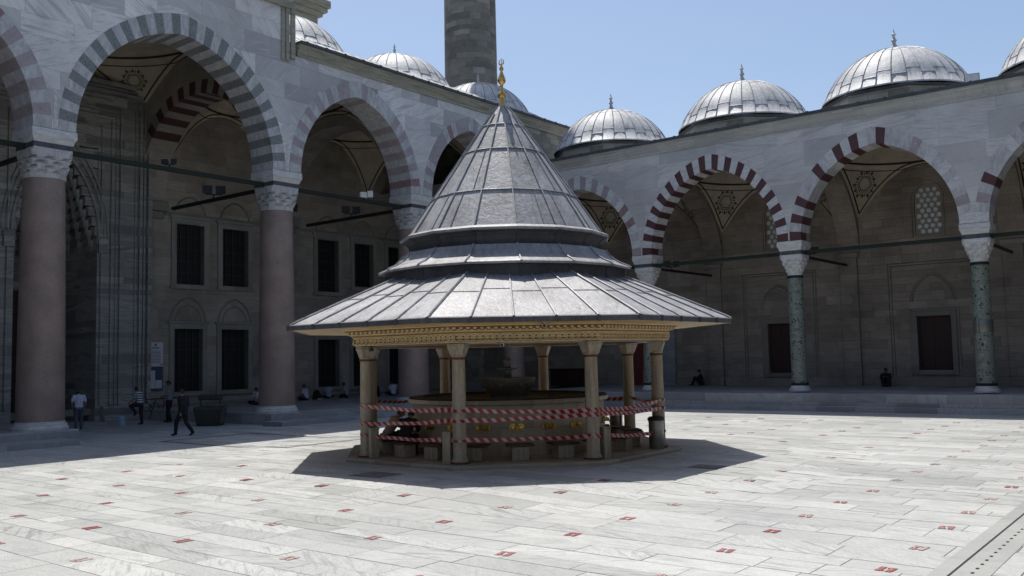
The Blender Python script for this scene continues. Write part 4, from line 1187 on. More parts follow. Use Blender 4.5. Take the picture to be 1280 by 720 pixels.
# stone seats before the taps
seat0 = None
def seat():
    t = thing('stone_seat', None, None)
    b = MB(); b.box(-.21, .21, -.19, .19, .0, .33); b.build('block', M['col'], t, bevel=.015)
    b = MB(); b.box(-.34, .34, -.24, .24, .334, .39); b.build('seat_board', M['seatwood'], t, bevel=.01)
    return t
M['seatwood'] = streaked('dark_red_brown_board', (.035, .018, .015), (.085, .038, .03), (6, 1, 6), .5)
for k in range(NT):
    a = 2 * PI * k / NT + .12
    if seat0 is None: o = seat0 = seat()
    else: o = copy_tree(seat0)
    o.location = (FC[0] + 3.5 * math.cos(a), FC[1] + 3.5 * math.sin(a), .2); o.rotation_euler = (0, 0, a + PI / 2)
    tag(o, 'low stone seat block with a dark board before the fountain taps', 'stone seat', 'stone seats round the fountain tank')
def near_col(k, dr, dt, z=.2):
    a = A8[k]; r = 4.2 + dr
    return (FC[0] + r * math.cos(a) - dt * math.sin(a), FC[1] + r * math.sin(a) + dt * math.cos(a), z)
for k, dr, dt, lab in ((5, -.05, .36, 'short dark marble post beside the left front fountain column'), (6, .02, -.30, 'short pale marble post just left of the second front fountain column'), (7, .02, .34, 'short pale marble post just right of the third front fountain column')):
    p = near_col(k, dr, dt); m = MB(); m.obox(p, .22, .2, .72, A8[k]); m.obox((p[0], p[1], .92), .25, .23, .04, A8[k])
    tag(m.build('marble_post', M['col'], bevel=.015), lab, 'post', 'short posts beside the fountain columns')
for k, dr, dt, lab in ((0, -.02, -.40, 'round steel litter bin with a dark lid beside the right fountain column'), (1, -.25, .36, 'round steel litter bin beside the rear right fountain column')):
    p = near_col(k, dr, dt); t = thing('litter_bin', lab, 'bin', p, 0, 'steel bins at the fountain')
    m = MB(); m.lathe([(.19, 0), (.19, .03), (.20, .05), (.20, .70), (.21, .71), (.21, .74)], 20); m.build('body', M['steel'], t, 40)
    m = MB(); m.lathe([(.21, .742), (.225, .75), (.225, .80), (.18, .84), (.02, .85)], 20); m.build('lid', M['black'], t, 40)

# barrier tape, three strands
def tape(name_label, pts, width, sag, closed):
    m = MB(); P = []; n = len(pts); segs = n if closed else n - 1
    for i in range(segs):
        a, b = Vector(pts[i]), Vector(pts[(i + 1) % n])
        for q in range(14):
            t = q / 14; p = a.lerp(b, t); p.z -= (sag * 4 * t * (1 - t) + .012 * math.sin(i * 2.1 + t * 9) * t * (1 - t) * 4) * min(1, (b - a).length / 2); P.append((p, t))
            if (b - a).length < .5 and q % 5: P.pop()
    if not closed: P.append((Vector(pts[-1]), 1.0))
    else: P.append((Vector(pts[0]), 1.0))
    L = 0.0
    for i in range(len(P) - 1):
        a, b = P[i][0], P[i + 1][0]; d = (b - a).length
        nrm = Vector((b.y - a.y, a.x - b.x, 0)).normalized()
        tw = lambda s: .45 * math.sin(s * 1.3) + .3 * math.sin(s * 3.3)
        wa, wb = width / 2 * (1 - .25 * abs(math.sin(L * .9))), width / 2 * (1 - .25 * abs(math.sin((L + d) * .9)))
        oa, ob = nrm * (tw(L) * wa), nrm * (tw(L + d) * wb)
        lo0, hi0 = a - Vector((0, 0, wa)) - oa, a + Vector((0, 0, wa)) + oa
        lo1, hi1 = b - Vector((0, 0, wb)) - ob, b + Vector((0, 0, wb)) + ob
        m.quad(lo0, lo1, hi1, hi0, 0, [(L, 0), (L + d, 0), (L + d, width), (L, width)])
        L += d
    o = m.build('barrier_tape', M['tape'])
    return tag(o, name_label, 'barrier tape', 'red and white tape strands round the fountain')
def cv(k, z, r=4.40):
    a = A8[k]; cx, cy = FC[0] + 4.2 * math.cos(a), FC[1] + 4.2 * math.sin(a); w = .176 + max(0, r - 4.40)
    return [(cx + w * math.cos(a + d), cy + w * math.sin(a + d), z + e) for d, e in ((-1.1, .0), (-.5, .004), (0, 0), (.5, -.004), (1.1, .0))]
def flat(*cs): return [p for c in cs for p in c]
# A..H = corners 5,6,7,0,1,2,3,4
tape('topmost strand of red and white barrier tape tied round the whole fountain', flat(cv(5, 1.51), cv(6, 1.475), cv(7, 1.38), cv(0, 1.44), cv(1, 1.36), cv(2, 1.4), cv(3, 1.42), cv(4, 1.47)), .12, .05, True)
tape('middle strand of red and white tape climbing across the front columns', flat(cv(5, 1.06, 4.41), cv(6, 1.225, 4.41), cv(7, 1.28, 4.41), cv(0, 1.235, 4.41)), .115, .03, False)
tape('lowest strand of red and white tape slung at knee height across the front columns', flat(cv(5, .75), cv(6, .77), cv(7, .77), cv(0, .60)), .115, .035, False)

# =====================================================================  SMALL THINGS
def floodlight(name, lab, loc, rz, size=1.0, twin=True, pale=False):
    t = thing(name, lab, 'floodlight', loc, rz, None)
    m = MB(); m.box(-.05 * size, .05 * size, -.05 * size, .05 * size, 0, .22 * size); m.box(-.5 * size, .5 * size, -.04 * size, .04 * size, .2 * size, .27 * size); m.build('bracket', M['black'], t)
    for sx in ((-1, 1) if twin else (0,)):
        h = MB(); c = sx * .33 * size
        h.loft([[(c + q[0] * .30 * size + sx * .05, -.14 * size, .52 * size + q[1] * .26 * size) for q in ((-1, -1), (1, -1), (1, 1), (-1, 1))], [(c + q[0] * .2 * size, .16 * size, .46 * size + q[1] * .17 * size) for q in ((-1, -1), (1, -1), (1, 1), (-1, 1))]])
        ho = h.build('lamp_head', M['white_plastic'] if pale else M['black'], t)
        gl = MB(); gl.quad(*[(c + q[0] * .26 * size + sx * .05, -.143 * size, .52 * size + q[1] * .22 * size) for q in ((-1, -1), (1, -1), (1, 1), (-1, 1))]); gl.build('lens', M['black'], ho)
    return t
floodlight('floodlight', 'twin black floodlight on the rod left of the second pink column', (-5.66, -15.99, 10.70), R_(60), .78)
floodlight('floodlight', 'black twin floodlight on the rod beside the roof cone of the fountain', (-5.5, -7.35, 10.70), R_(60), .75)
t = thing('floodlight', 'white box floodlight standing on the tie rod between the second and third pink columns', 'floodlight', (-.77, -10.55, 10.71), R_(60))
m = MB(); m.box(-.32, .02, -.14, .14, .06, .34); m.build('housing', M['white_plastic'], t, bevel=.03)
m = MB(); m.box(.05, .34, -.12, .12, .10, .42); m.build('lamp_head', M['white_plastic'], t, bevel=.03)
m = MB(); m.tube([(-.1, 0, 0), (-.1, 0, .08)], .04, 6); m.tube([(.02, 0, .2), (.06, 0, .22)], .04, 6); m.build('bracket', M['black'], t)
floodlight('floodlight', 'small black floodlight on the rod behind the left striped pier', (8.8, 3.2, 7.30), R_(35), .6)
floodlight('floodlight', 'small black floodlight on the rod behind the green column with red and white stripes', (16.73, 2.6, 7.30), R_(35), .6)
floodlight('floodlight', 'small grey spotlight standing on the tie rod of the portal arch', (-.77, -21.3, 10.71), R_(40), .42)
t = thing('roof_floodlight', 'square glass floodlight at the edge of the gallery roof beside the second dome', 'floodlight', (24.75, .75, 13.78), R_(15))
m = MB(); m.box(-.30, .30, -.08, .10, .10, .56); m.box(-.05, .05, -.02, .06, -.2, .12); m.build('housing', M['steel'], t, bevel=.02)
m = MB(); m.box(-.26, .26, -.10, -.083, .14, .52); m.build('lens', M['glass'], t)
for (u, lab, f, r, z) in ((0, 'small white camera fixed to the ochre cove of the fountain roof', 6.6, 4.95, 3.46), (1, 'small pale spotlight hung beneath the frieze at the middle of the fountain front', 6.33, 4.52, 3.04), (2, 'small dark camera under the frieze beside the left front fountain column', 5.12, 4.35, 3.0)):
    p = oct_pt(r, z, f); m = MB()
    m.obox((p[0] + FC[0], p[1] + FC[1], z - .08), .07, .10, .07, R_(-50)); m.tube([(p[0] + FC[0], p[1] + FC[1], z - .02), (p[0] + FC[0], p[1] + FC[1], z + .06)], .018, 6)
    m.tube([(p[0] + FC[0] + .05, p[1] + FC[1] - .07, z - .05), (p[0] + FC[0] + .08, p[1] + FC[1] - .11, z - .06)], .035, 8, 1)
    tag(m.build('security_camera', [M['white_plastic'] if u < 2 else M['black'], M['black']]), lab, 'camera')

# notice board, folding stand, bins, cabinet
t = thing('notice_board', 'tall white and blue notice board on the wall beside the portal', 'notice board', (-11.06, -15.82, 1.36), PI / 2)
m = MB(); m.box(-.42, .42, .0, .05, 0, 1.22); m.build('lower_panel', M['blueboard'], t)
m = MB(); m.box(-.42, .42, .0, .05, 1.23, 2.48); m.build('upper_panel', M['paper'], t)
m = MB(); m.box(-.36, -.02, -.012, -.001, .1, 1.02); m.box(.0, .36, -.012, -.001, .1, .52); m.build('paper_sheet', M['paper'], t)
m = MB()
for i in range(9): m.box(-.3 + .02 * (i % 3), .3 - .03 * (i % 2), -.008, -.001, 1.42 + .075 * i, 1.445 + .075 * i)
m.box(-.22, .22, -.008, -.001, 2.16, 2.22); m.ball((0, -.0, 2.34), .07, .012, .07); m.ball((-.34, 0, 1.33), .05, .012, .05); m.ball((.34, 0, 1.33), .05, .012, .05)
m.build('printed_text', M['ink'], t)
t = thing('folding_stand', 'black folding stand with crossed legs under the notice board', 'stand', (-9.2, -16.6, 0), PI / 2)
m = MB()
for sx in (-.45, .45):
    m.tube([(sx - .3, -.2, 0), (sx + .3, .15, 1.0)], .022, 6); m.tube([(sx + .3, -.2, 0), (sx - .3, .15, 1.0)], .022, 6)
m.build('crossed_leg', M['black'], t)
m = MB(); m.tube([(-.75, .15, 1.0), (.75, .15, 1.0)], .025, 6); m.tube([(-.75, -.15, 1.0), (.75, -.15, 1.0)], .025, 6)
m.tube([(-.35 + .25 * math.cos(q), .0, .55 + .25 * math.sin(q)) for q in [2 * PI * i / 14 for i in range(14)]], .018, 5, closed=True); m.tube([(.35 + .25 * math.cos(q), .0, .55 + .25 * math.sin(q)) for q in [2 * PI * i / 14 for i in range(14)]], .018, 5, closed=True)
m.build('rail', M['black'], t)
t = thing('waste_bin', 'large dark metal waste bin with a raised hood below the gallery step', 'waste bin', (-2.3, -18.35, 0), R_(38))
m = MB()
m.loft([[(-.50, -.36, .02), (.50, -.36, .02), (.50, .36, .02), (-.50, .36, .02)], [(-.60, -.45, .72), (.60, -.45, .72), (.60, .45, .72), (-.60, .45, .72)], [(-.60, -.40, .84), (.60, -.40, .84), (.60, .40, .84), (-.60, .40, .84)]])
m.build('body', M['bin'], t, bevel=.03)
m = MB(); m.loft([[(.55, -.42, .1), (.62, -.42, .72), (.70, -.12, .98), (.62, .25, .72), (.54, .25, .1)], [(.56, -.42, .1), (.635, -.42, .72), (.715, -.12, .98), (.635, .25, .72), (.555, .25, .1)]]); m.build('side_plate', M['binlight'], t)
m = MB(); m.box(-.52, .52, -.10, .10, 1.10, 1.34); m.build('hood', M['bin'], t, bevel=.05)
m = MB()
for sx in (-.42, .42): m.tube([(sx, 0, .8), (sx, 0, 1.15)], .03, 6)
m.build('post', M['bin'], t)
t = thing('wooden_cabinet', 'low dark red wooden cabinet against the gallery wall seen through the fountain', 'cabinet', (-1.5, 7.9, .765), 0)
m = MB(); m.box(-1.3, 1.3, -.35, .4, 0, 1.0); m.build('body', M['redwood'], t, bevel=.02)
m = MB(); m.box(-1.38, 1.38, -.42, .44, 1.003, 1.09); m.build('top', M['redwood'], t, bevel=.02)
for k in range(3):
    m = MB(); m.box(-1.22 + k * .83, -.44 + k * .83, -.375, -.352, .08, .92); m.build('door', M['redwood'], t)
t = thing('shoe_rack', 'dark low shoe rack standing at the left edge behind the first pink column', 'rack', (-6.6, -26.2, .47), PI / 2)
m = MB(); m.box(-.7, -.66, -.2, .2, 0, 1.25); m.box(.66, .7, -.2, .2, 0, 1.25); m.build('side_panel', M['void'], t)
m = MB()
for k in range(4): m.box(-.66, .66, -.2, .2, .1 + .36 * k, .14 + .36 * k)
m.box(-.66, .66, .18, .2, .1, 1.2); m.build('shelf', M['void'], t)

SK = (13, 14)
SKYDUST = 1.6; SKYS = 0.11; SUNE = 3.6; EXPO = 0.32
CAMA = (0.667974, 0.075278, -0.021191); CAMP = (32.8530, -41.5307, 2.7)
# =====================================================================  PEOPLE
def remeshed(mb, voxel, smooth=6):
    me = mb.mesh('tmp', None)
    o = bpy.data.objects.new('tmp', me); COL.objects.link(o)
    r = o.modifiers.new('r', 'REMESH'); r.mode = 'VOXEL'; r.voxel_size = voxel
    if smooth:
        s = o.modifiers.new('s', 'SMOOTH'); s.factor = .5; s.iterations = smooth
    dg = bpy.context.evaluated_depsgraph_get()
    out = bpy.data.meshes.new_from_object(o.evaluated_get(dg))
    bpy.data.objects.remove(o); bpy.data.meshes.remove(me)
    out.polygons.foreach_set('use_smooth', [True] * len(out.polygons))
    return out
def limb(mb, pts, rad, n=10):
    """chain of overlapping tapered pieces with round joints"""
    pts = [Vector(p) for p in pts]
    for i, (p, r) in enumerate(zip(pts, rad)): mb.ball(p, r * .98, n=n, m=6)
    for i in range(len(pts) - 1): mb.tube([pts[i], pts[i + 1]], [rad[i], rad[i + 1]], n)
def torso(mb, J, k=0.0, upper=1.0):
    pel, chest, neck = Vector(J['pelvis']), Vector(J['chest']), Vector(J['neck'])
    shl, shr = Vector(J['shL']), Vector(J['shR']); hl, hr = Vector(J['hipL']), Vector(J['hipR'])
    rings = []
    def ring(c, sx, t, rx, ry):
        t = t.normalized(); s = sx - t * sx.dot(t); s.normalize(); f = t.cross(s)
        return [c + s * (rx * math.cos(q)) + f * (ry * math.sin(q)) for q in [2 * PI * i / 16 for i in range(16)]]
    hx, sx = hr - hl, shr - shl
    up = chest - pel
    mid = pel.lerp(chest, .45)
    rings.append(ring(pel - up.normalized() * .10, hx, up, .12 + k, .09 + k)); rings.append(ring(pel, hx, up, .165 + k, .115 + k))
    rings.append(ring(mid, hx + sx, up, .145 + k, .108 + k)); rings.append(ring(chest, sx, up, .175 + k, .118 + k))
    n2 = neck - chest
    rings.append(ring(chest + n2 * .55, sx, n2, .175 + k, .095 + k)); rings.append(ring(chest + n2 * .85, sx, n2, .11 + k, .07 + k)); rings.append(ring(neck, sx, n2, .056 + k, .056 + k))
    mb.loft([[tuple(p) for p in r] for r in rings])
def hand(mb, wr, el, side, curl=.35):
    wr, el = Vector(wr), Vector(el); d = (wr - el).normalized()
    up = Vector((0, 1, 0)); s = d.cross(up)
    if s.length < .2: s = d.cross(Vector((1, 0, 0)))
    s.normalize(); f = s.cross(d).normalized()        # f = towards the palm's front edge
    pc = wr + d * .05
    limb(mb, [wr, wr + d * .045, wr + d * .085], [.028, .030, .030], 8)
    for i, L in enumerate((.070, .080, .075, .058)):
        b = wr + d * .085 + f * ((1.5 - i) * .021)
        q = s * (-side)
        p1 = b + d * (L * .5) + q * (L * .10); p2 = p1 + d * (L * .42 * (1 - curl * .3)) + q * (L * curl)
        limb(mb, [b, p1, p2], [.0105, .0095, .008], 6)
    b = wr + d * .03 + f * .026
    limb(mb, [b, b + d * .035 + f * .022, b + d * .065 + f * .024], [.012, .011, .009], 6)
def head_mesh(mb, c, fwd, up=Vector((0, 0, 1)), k=1.0):
    c = Vector(c); fwd = Vector(fwd).normalized(); s = fwd.cross(Vector(up)).normalized(); u = s.cross(fwd).normalized()
    P = lambda x, y, z: c + s * x * k + fwd * y * k + u * z * k
    rings = []
    for i in range(17):
        ph = -PI / 2 + PI * min(max(i, .15), 15.85) / 16
        z = .118 * math.sin(ph); r = math.cos(ph); ring = []
        for j in range(20):
            t = 2 * PI * j / 20; x = .076 * r * math.cos(t); y = .096 * r * math.sin(t)
            if z < -.02:      # narrower jaw, chin forward
                w = 1 + z * 1.6; x *= w
                if y < 0: y *= 1 + z * 3.2
            if y > 0 and abs(x) < .022 and -.05 < z < .03: y += .022 * (1 - abs(x) / .022) * (1 - (z + .035) / .07 if z > -.035 else 1)   # nose
            if y > 0 and .018 < abs(x) < .05 and -.005 < z < .035: y -= .008    # eye sockets
            ring.append(tuple(P(x, y, z)))
        rings.append(ring)
    f0 = len(mb.f); mb.loft(rings, 0)
    for sx in (-1, 1):
        mb.ball(P(sx * .031, .083, .012), .011, n=6, m=4, mat=1)
        mb.ball(P(sx * .078, -.005, -.005), .012, .022, .030, n=6, m=4)
    mb.tube([P(-.024, .083, -.062), P(0, .089, -.062), P(.024, .083, -.062)], .006, 5, 2)
def hair_mesh(mb, c, fwd, k=1.0, long=False):
    c = Vector(c); fwd = Vector(fwd).normalized(); s = fwd.cross(Vector((0, 0, 1))).normalized(); u = s.cross(fwd).normalized()
    rings = []
    for i in range(9):
        ph = PI / 2 * i / 8.2; z = .128 * math.sin(ph); r = math.cos(ph)
        ring = []
        for j in range(20):
            t = 2 * PI * j / 20; x = .084 * r * math.cos(t); y = .106 * r * math.sin(t)
            zz = z
            if i == 0: zz = .045 if y > .02 else (-.055 if not long else -.14)
            if y > .05 and i == 0: y = .088
            ring.append(tuple(c + s * x * k + fwd * y * k + u * zz * k))
        rings.append(ring)
    mb.loft(rings, 0)

def person(lab, loc, yaw, J, top, legs, top_mat, leg_mat, group=None, sleeves='short', jacket=0.0, headfwd=(0, 1, 0), scale=1.0, hood=False, hairmat='hair', robe=False):
    t = thing('person', lab, 'person', loc, yaw, group)
    t.scale = (scale,) * 3
    b = MB(); torso(b, J)
    for sd in 'LR':
        limb(b, [J['sh' + sd], J['el' + sd], J['wr' + sd]], [.058, .045, .030]); limb(b, [J['hip' + sd], J['kn' + sd], J['an' + sd]], [.088, .058, .042]); limb(b, [J['an' + sd], J['toe' + sd]], [.042, .032])
    limb(b, [J['neck'], J['head']], [.056, .058])
    body = remeshed(b, .017, 5)
    h = MB()
    for sd, sg in (('L', -1), ('R', 1)): hand(h, J['wr' + sd], J['el' + sd], sg)
    hm = remeshed(h, .0058, 1)
    he = MB(); head_mesh(he, J['head'], headfwd)
    hd = he.mesh('head', [M['skin'], M['black'], M['lip']], 60)
    bm = bmesh.new(); bm.from_mesh(hd); bm.from_mesh(body); bm.from_mesh(hm)
    me = bpy.data.meshes.new('body')
    for mm in (M['skin'], M['black'], M['lip']): me.materials.append(mm)
    bm.to_mesh(me); bm.free()
    for q in (hd, body, hm): bpy.data.meshes.remove(q)
    me.polygons.foreach_set('use_smooth', [True] * len(me.polygons))
    bo = bpy.data.objects.new('body', me); COL.objects.link(bo); bo.parent = t
    def cl(name, mb, mt, vox=.017):
        m2 = remeshed(mb, vox, 4); m2.name = name; m2.materials.clear(); m2.materials.append(M[mt])
        o = bpy.data.objects.new(name, m2); COL.objects.link(o); o.parent = t
    # shirt or jacket
    s = MB(); torso(s, J, .022 + jacket * .3)
    for sd in 'LR':
        sh, el, wr = Vector(J['sh' + sd]), Vector(J['el' + sd]), Vector(J['wr' + sd])
        if sleeves == 'short': limb(s, [sh, sh.lerp(el, .72)], [.082, .068])
        else: limb(s, [sh, el, el.lerp(wr, .93)], [.082 + jacket * .2, .066 + jacket * .2, .048 + jacket * .2])
    if jacket:
        pel = Vector(J['pelvis']); s.loft([[(pel.x + .20 * math.cos(q), pel.y + .15 * math.sin(q), pel.z + dz) for q in [2 * PI * i / 14 for i in range(14)]] for dz in (.15, -.02, -.17)])
    if robe:
        hp = (Vector(J['hipL']) + Vector(J['hipR'])) / 2
        limb(s, [J['hipL'], J['knL'], J['anL']], [.15, .11, .10]); limb(s, [J['hipR'], J['knR'], J['anR']], [.15, .11, .10]); limb(s, [J['knL'], J['knR']], [.11, .11]); limb(s, [J['anL'], J['anR']], [.1, .1])
    cl('robe' if robe else ('jacket' if jacket else 'shirt'), s, top_mat)
    if not robe:
        s = MB(); pel = Vector(J['pelvis'])
        s.ball(pel - Vector((0, 0, .02)), .178, .138, .13)
        for sd in 'LR':
            kn, an = Vector(J['kn' + sd]), Vector(J['an' + sd])
            limb(s, [J['hip' + sd], kn, kn.lerp(an, .95)], [.112, .082, .066])
        cl('trousers', s, leg_mat)
    for sd in 'LR':
        s = MB(); an, to = Vector(J['an' + sd]), Vector(J['toe' + sd]); d = (to - an)
        limb(s, [an - d * .25 - Vector((0, 0, .03)), an.lerp(to, .5) - Vector((0, 0, .012)), to], [.044, .048, .038], 8)
        cl('shoe', s, 'shoe')
    hh = MB(); hair_mesh(hh, J['head'], headfwd, 1.0, hood)
    hh.build('headscarf' if hood else 'hair', M['c_black' if hood else hairmat], t, 60)
    return t
M['lip'] = plain('lip', (.25, .10, .08), .5)
def base_pose(**kw):
    J = dict(pelvis=(0, 0, .95), chest=(0, .0, 1.32), neck=(0, .0, 1.50), head=(0, .035, 1.635), shL=(-.185, 0, 1.42), shR=(.185, 0, 1.42), elL=(-.24, -.03, 1.14), elR=(.24, -.03, 1.14),
             wrL=(-.25, .07, .90), wrR=(.25, .07, .90), hipL=(-.095, 0, .91), hipR=(.095, 0, .91), knL=(-.10, .02, .50), knR=(.10, .02, .50), anL=(-.10, -.03, .085), anR=(.10, -.03, .085), toeL=(-.12, .13, .035), toeR=(.12, .13, .035))
    J.update(kw); return J
walk = base_pose(chest=(0, .03, 1.32), neck=(0, .05, 1.50), head=(0, .09, 1.63), knL=(-.10, .22, .52), anL=(-.10, .26, .10), toeL=(-.10, .42, .05), knR=(.10, -.06, .50), anR=(.10, -.36, .14), toeR=(.10, -.24, .04),
                 elL=(-.25, -.10, 1.15), wrL=(-.25, -.08, .90), elR=(.25, .0, 1.14), wrR=(.25, .14, .93))
bowed = base_pose(chest=(0, .06, 1.31), neck=(0, .13, 1.47), head=(0, .25, 1.50), shL=(-.19, .06, 1.40), shR=(.19, .06, 1.40), elL=(-.27, .03, 1.14), elR=(.27, .03, 1.14), wrL=(-.22, .12, .92), wrR=(.22, .12, .92), knR=(.11, .06, .5), anL=(-.11, -.1, .09), toeL=(-.12, .05, .035))
oneleg = base_pose(chest=(0, .06, 1.30), neck=(0, .12, 1.46), head=(0, .19, 1.58), shL=(-.185, .06, 1.40), shR=(.185, .06, 1.40), knL=(-.10, .42, .86), anL=(-.09, .16, .55), toeL=(-.09, .24, .42), elL=(-.22, .22, 1.15), wrL=(-.16, .40, 1.02), elR=(.23, .20, 1.14), wrR=(.16, .38, .98))
arms = base_pose(elL=(-.23, .06, 1.15), wrL=(-.12, .27, 1.10), elR=(.23, .06, 1.15), wrR=(.10, .27, 1.08), anL=(-.12, -.1, .085), toeL=(-.13, .05, .035), knR=(.10, .10, .5), anR=(.11, .12, .085), toeR=(.12, .27, .035))
floor = dict(pelvis=(0, 0, .14), chest=(0, .07, .50), neck=(0, .11, .67), head=(0, .17, .80), shL=(-.185, .08, .60), shR=(.185, .08, .60), elL=(-.25, .15, .36), elR=(.25, .15, .36), wrL=(-.17, .33, .28), wrR=(.17, .33, .28),
             hipL=(-.10, .02, .12), hipR=(.10, .02, .12), knL=(-.36, .28, .16), knR=(.36, .28, .16), anL=(-.06, .38, .07), anR=(.08, .32, .07), toeL=(.06, .42, .05), toeR=(-.05, .38, .05))
knees = dict(pelvis=(0, 0, .14), chest=(0, .04, .50), neck=(0, .07, .68), head=(0, .11, .82), shL=(-.185, .04, .60), shR=(.185, .04, .60), elL=(-.24, .22, .44), elR=(.24, .22, .44), wrL=(-.12, .42, .48), wrR=(.12, .42, .48),
             hipL=(-.10, .02, .12), hipR=(.10, .02, .12), knL=(-.14, .36, .48), knR=(.14, .40, .46), anL=(-.12, .52, .08), anR=(.12, .58, .08), toeL=(-.13, .68, .04), toeR=(.13, .74, .04))
stool = dict(pelvis=(0, 0, .50), chest=(0, .20, .82), neck=(0, .30, .96), head=(0, .40, 1.06), shL=(-.185, .22, .90), shR=(.185, .22, .90), elL=(-.22, .38, .70), elR=(.22, .38, .70), wrL=(-.10, .58, .62), wrR=(.10, .58, .62),
             hipL=(-.10, .02, .47), hipR=(.10, .02, .47), knL=(-.14, .40, .50), knR=(.14, .40, .50), anL=(-.13, .36, .09), anR=(.13, .36, .09), toeL=(-.14, .52, .04), toeR=(.14, .52, .04))
def facing(dx, dy): return math.atan2(-dx, dy)
person('person in a white shirt and jeans walking away beside the first pink column, head bowed', (-6.0, -22.3, 0), facing(-.9, .35), bowed, 1, 1, 'c_white', 'c_jean', sleeves='short', headfwd=(0, .8, -.6))
person('person in a grey and white striped shirt standing on one leg by the portal', (-6.1, -19.45, 0), facing(-.85, -.5), oneleg, 1, 1, 'c_stripe', 'c_navy', headfwd=(0, .95, -.25))
person('person in a grey shirt and dark trousers standing behind the walker in the suit', (-6.2, -17.95, 0), facing(-.8, -.6), arms, 1, 1, 'c_grey', 'c_black', headfwd=(0, 1, -.1), scale=1.1)
person('person in a dark suit jacket walking across the shaded paving', (1.7, -22.15, 0), facing(-.93, -.38), walk, 1, 1, 'c_black', 'c_black', sleeves='long', jacket=.09, headfwd=(-.2, 1, -.05))
SG = 'people sitting on the floor of the tall arcade'
person('person in a white shirt sitting just left of the second pink column', (-7.6, -12.0, .47), facing(.3, -.9), floor, 1, 1, 'c_white', 'c_black', SG, headfwd=(0, 1, -.2))
person('person in white sitting with back turned just right of the second pink column', (-8.9, -7.75, .47), facing(-.9, -.35), floor, 1, 1, 'c_white', 'c_black', SG, headfwd=(0, 1, -.25))
person('person in a pale blue shirt bowed forward below the dark window', (-9.2, -5.85, .47), facing(-1, .3), dict(floor, head=(0, .26, .72)), 1, 1, 'c_blue', 'c_black', SG, headfwd=(0, .7, -.7))
person('person in a pale blue shirt sitting between the dark window and the fountain', (-8.9, -4.75, .47), facing(-.75, -.65), floor, 1, 1, 'c_blue', 'c_black', SG, headfwd=(0, 1, -.1))
person('person in dark clothes sitting behind the left front fountain column', (-8.3, -2.75, .47), facing(-.7, -.7), floor, 1, 1, 'c_navy', 'c_black', SG, headfwd=(0, 1, -.2))
person('person in a white shirt sitting against the third pink column', (-8.0, -1.75, .47), facing(-.9, .3), floor, 1, 1, 'c_white', 'c_black', SG, headfwd=(0, 1, -.2))
person('person in black sitting with knees drawn up left of the half hidden red window', (8.0, 7.85, .77), facing(-.9, -.35), knees, 1, 1, 'c_black', 'c_black', sleeves='long', headfwd=(0, 1, -.1))
person('person in a black robe and headscarf sitting at the wall between the two green columns', (18.55, 7.75, .77), facing(.25, -1), knees, 1, 1, 'c_black', 'c_black', sleeves='long', hood=True, robe=True, headfwd=(0, 1, -.1))
def seat_at(k):
    a = 2 * PI * k / NT + .12
    return (FC[0] + 3.52 * math.cos(a), FC[1] + 3.52 * math.sin(a), .2 + .0), a
(p, a) = seat_at(SK[0]); person('person in a pinkish shirt leaning over a fountain tap behind the tape', p, a + PI / 2 + .0, stool, 1, 1, 'c_pink', 'c_black', headfwd=(.2, 1, -.35))
(p, a) = seat_at(SK[1]); person('person in black clothes washing at a fountain tap behind the tape', p, a + PI / 2 + .5, stool, 1, 1, 'c_black', 'c_black', sleeves='long', headfwd=(-.4, .9, -.3))
# bags
def bag(name, lab, loc, rz, mt, w, h, d):
    t = thing(name, lab, 'bag', loc, rz)
    m = MB(); m.loft([superring((0, 0), w * .48, 0, 4, 16), superring((0, 0), w * .5, h * .25, 3.2, 16), superring((0, 0), w * .47, h * .6, 2.6, 16), superring((0, 0), w * .3, h * .9, 2.2, 16), superring((0, 0), w * .12, h, 2, 16)])
    for i, v in enumerate(m.v): m.v[i] = (v[0], v[1] * d / w, v[2])
    m.build('sack', M[mt], t, 50)
    m = MB(); m.tube([(-w * .2, 0, h * .85), (-w * .13, 0, h * 1.1), (w * .13, 0, h * 1.1), (w * .2, 0, h * .85)], .015, 5); m.build('handle', M[mt], t)
M['bagblue'] = plain('pale_blue_plastic', (.30, .40, .52), .4)
bag('backpack', 'black backpack on the arcade floor beside the sitting people', (-9.1, -6.85, .47), .4, 'c_black', .5, .55, .35)
bag('plastic_bag', 'pale blue plastic bag set down in front of the person in the striped shirt', (-6.6, -20.05, 0), .9, 'bagblue', .34, .42, .22)
bag('carrier_bag', 'small white carrier bag standing on the fountain step beside the person in the pinkish shirt', (FC[0] - 1.9, FC[1] - 3.55, .2), .2, 'c_white', .3, .62, .22)
t = thing('shoe_pair', 'pair of pale shoes left on the floor by the black backpack', 'shoes', (-8.65, -7.0, .47), .5)
for sx in (-.07, .07):
    m = MB(); limb(m, [(sx, -.09, .04), (sx, .03, .045), (sx, .12, .03)], [.04, .045, .035]); m.build('shoe', M['paper'], t, 60)

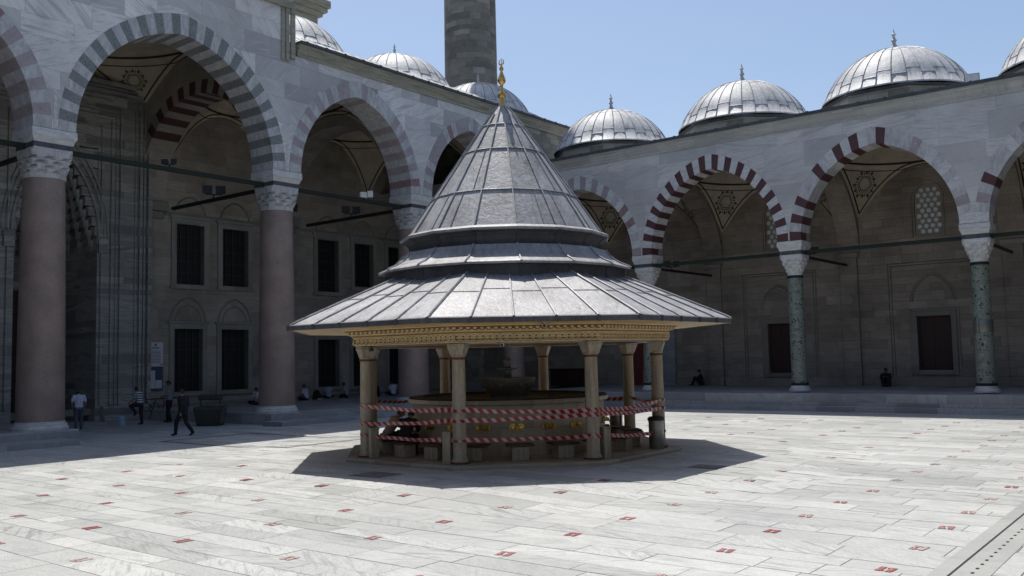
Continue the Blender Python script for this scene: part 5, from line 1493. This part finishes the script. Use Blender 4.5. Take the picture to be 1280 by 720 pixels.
# =====================================================================  LIGHT, SKY, CAMERA
w = bpy.data.worlds.new('World'); scene.world = w; w.use_nodes = True
nt = w.node_tree; nt.nodes.clear()
sky = nt.nodes.new('ShaderNodeTexSky'); sky.sky_type = 'NISHITA'; sky.sun_disc = False
SL = Vector((.335, -.243, -1.0)).normalized()       # direction the light travels
S = -SL
sky.sun_elevation = math.asin(S.z); sky.sun_rotation = math.atan2(S.x, S.y)
sky.altitude = 60; sky.air_density = 1.0; sky.dust_density = SKYDUST; sky.ozone_density = 1.3
bg = nt.nodes.new('ShaderNodeBackground'); bg.inputs[1].default_value = SKYS
out = nt.nodes.new('ShaderNodeOutputWorld')
nt.links.new(sky.outputs[0], bg.inputs[0]); nt.links.new(bg.outputs[0], out.inputs[0])
ld = bpy.data.lights.new('sun', 'SUN'); ld.energy = SUNE; ld.angle = R_(.53); ld.color = (1.0, .955, .88)
lo = bpy.data.objects.new('sun', ld); COL.objects.link(lo); lo.rotation_euler = SL.to_track_quat('-Z', 'Y').to_euler(); lo.location = (0, 0, 60)
cd = bpy.data.cameras.new('camera'); cam = bpy.data.objects.new('camera', cd); COL.objects.link(cam)
cd.sensor_width = 36.0; cd.lens = 1140.09 / 1280 * 36.0; cd.clip_start = .1; cd.clip_end = 2000
yaw, pitch, roll = CAMA
F = Vector((-math.sin(yaw) * math.cos(pitch), math.cos(yaw) * math.cos(pitch), math.sin(pitch)))
Rv = Vector((math.cos(yaw), math.sin(yaw), 0)); U = Rv.cross(F)
R2 = Rv * math.cos(roll) + U * math.sin(roll); U2 = U * math.cos(roll) - Rv * math.sin(roll)
mw = Matrix((R2, U2, -F)).transposed().to_4x4(); mw.translation = Vector(CAMP)
cam.matrix_world = mw
scene.camera = cam
scene.view_settings.view_transform = 'Standard'; scene.view_settings.look = 'None'; scene.view_settings.gamma = 1.0; scene.view_settings.exposure = EXPO
scene.view_settings.use_curve_mapping = False
try:
    scene.cycles.use_denoising = True; scene.cycles.max_bounces = 6; scene.cycles.diffuse_bounces = 4; scene.cycles.glossy_bounces = 3
    scene.cycles.sample_clamp_indirect = 6.0; scene.cycles.caustics_reflective = False; scene.cycles.caustics_refractive = False
except Exception: pass
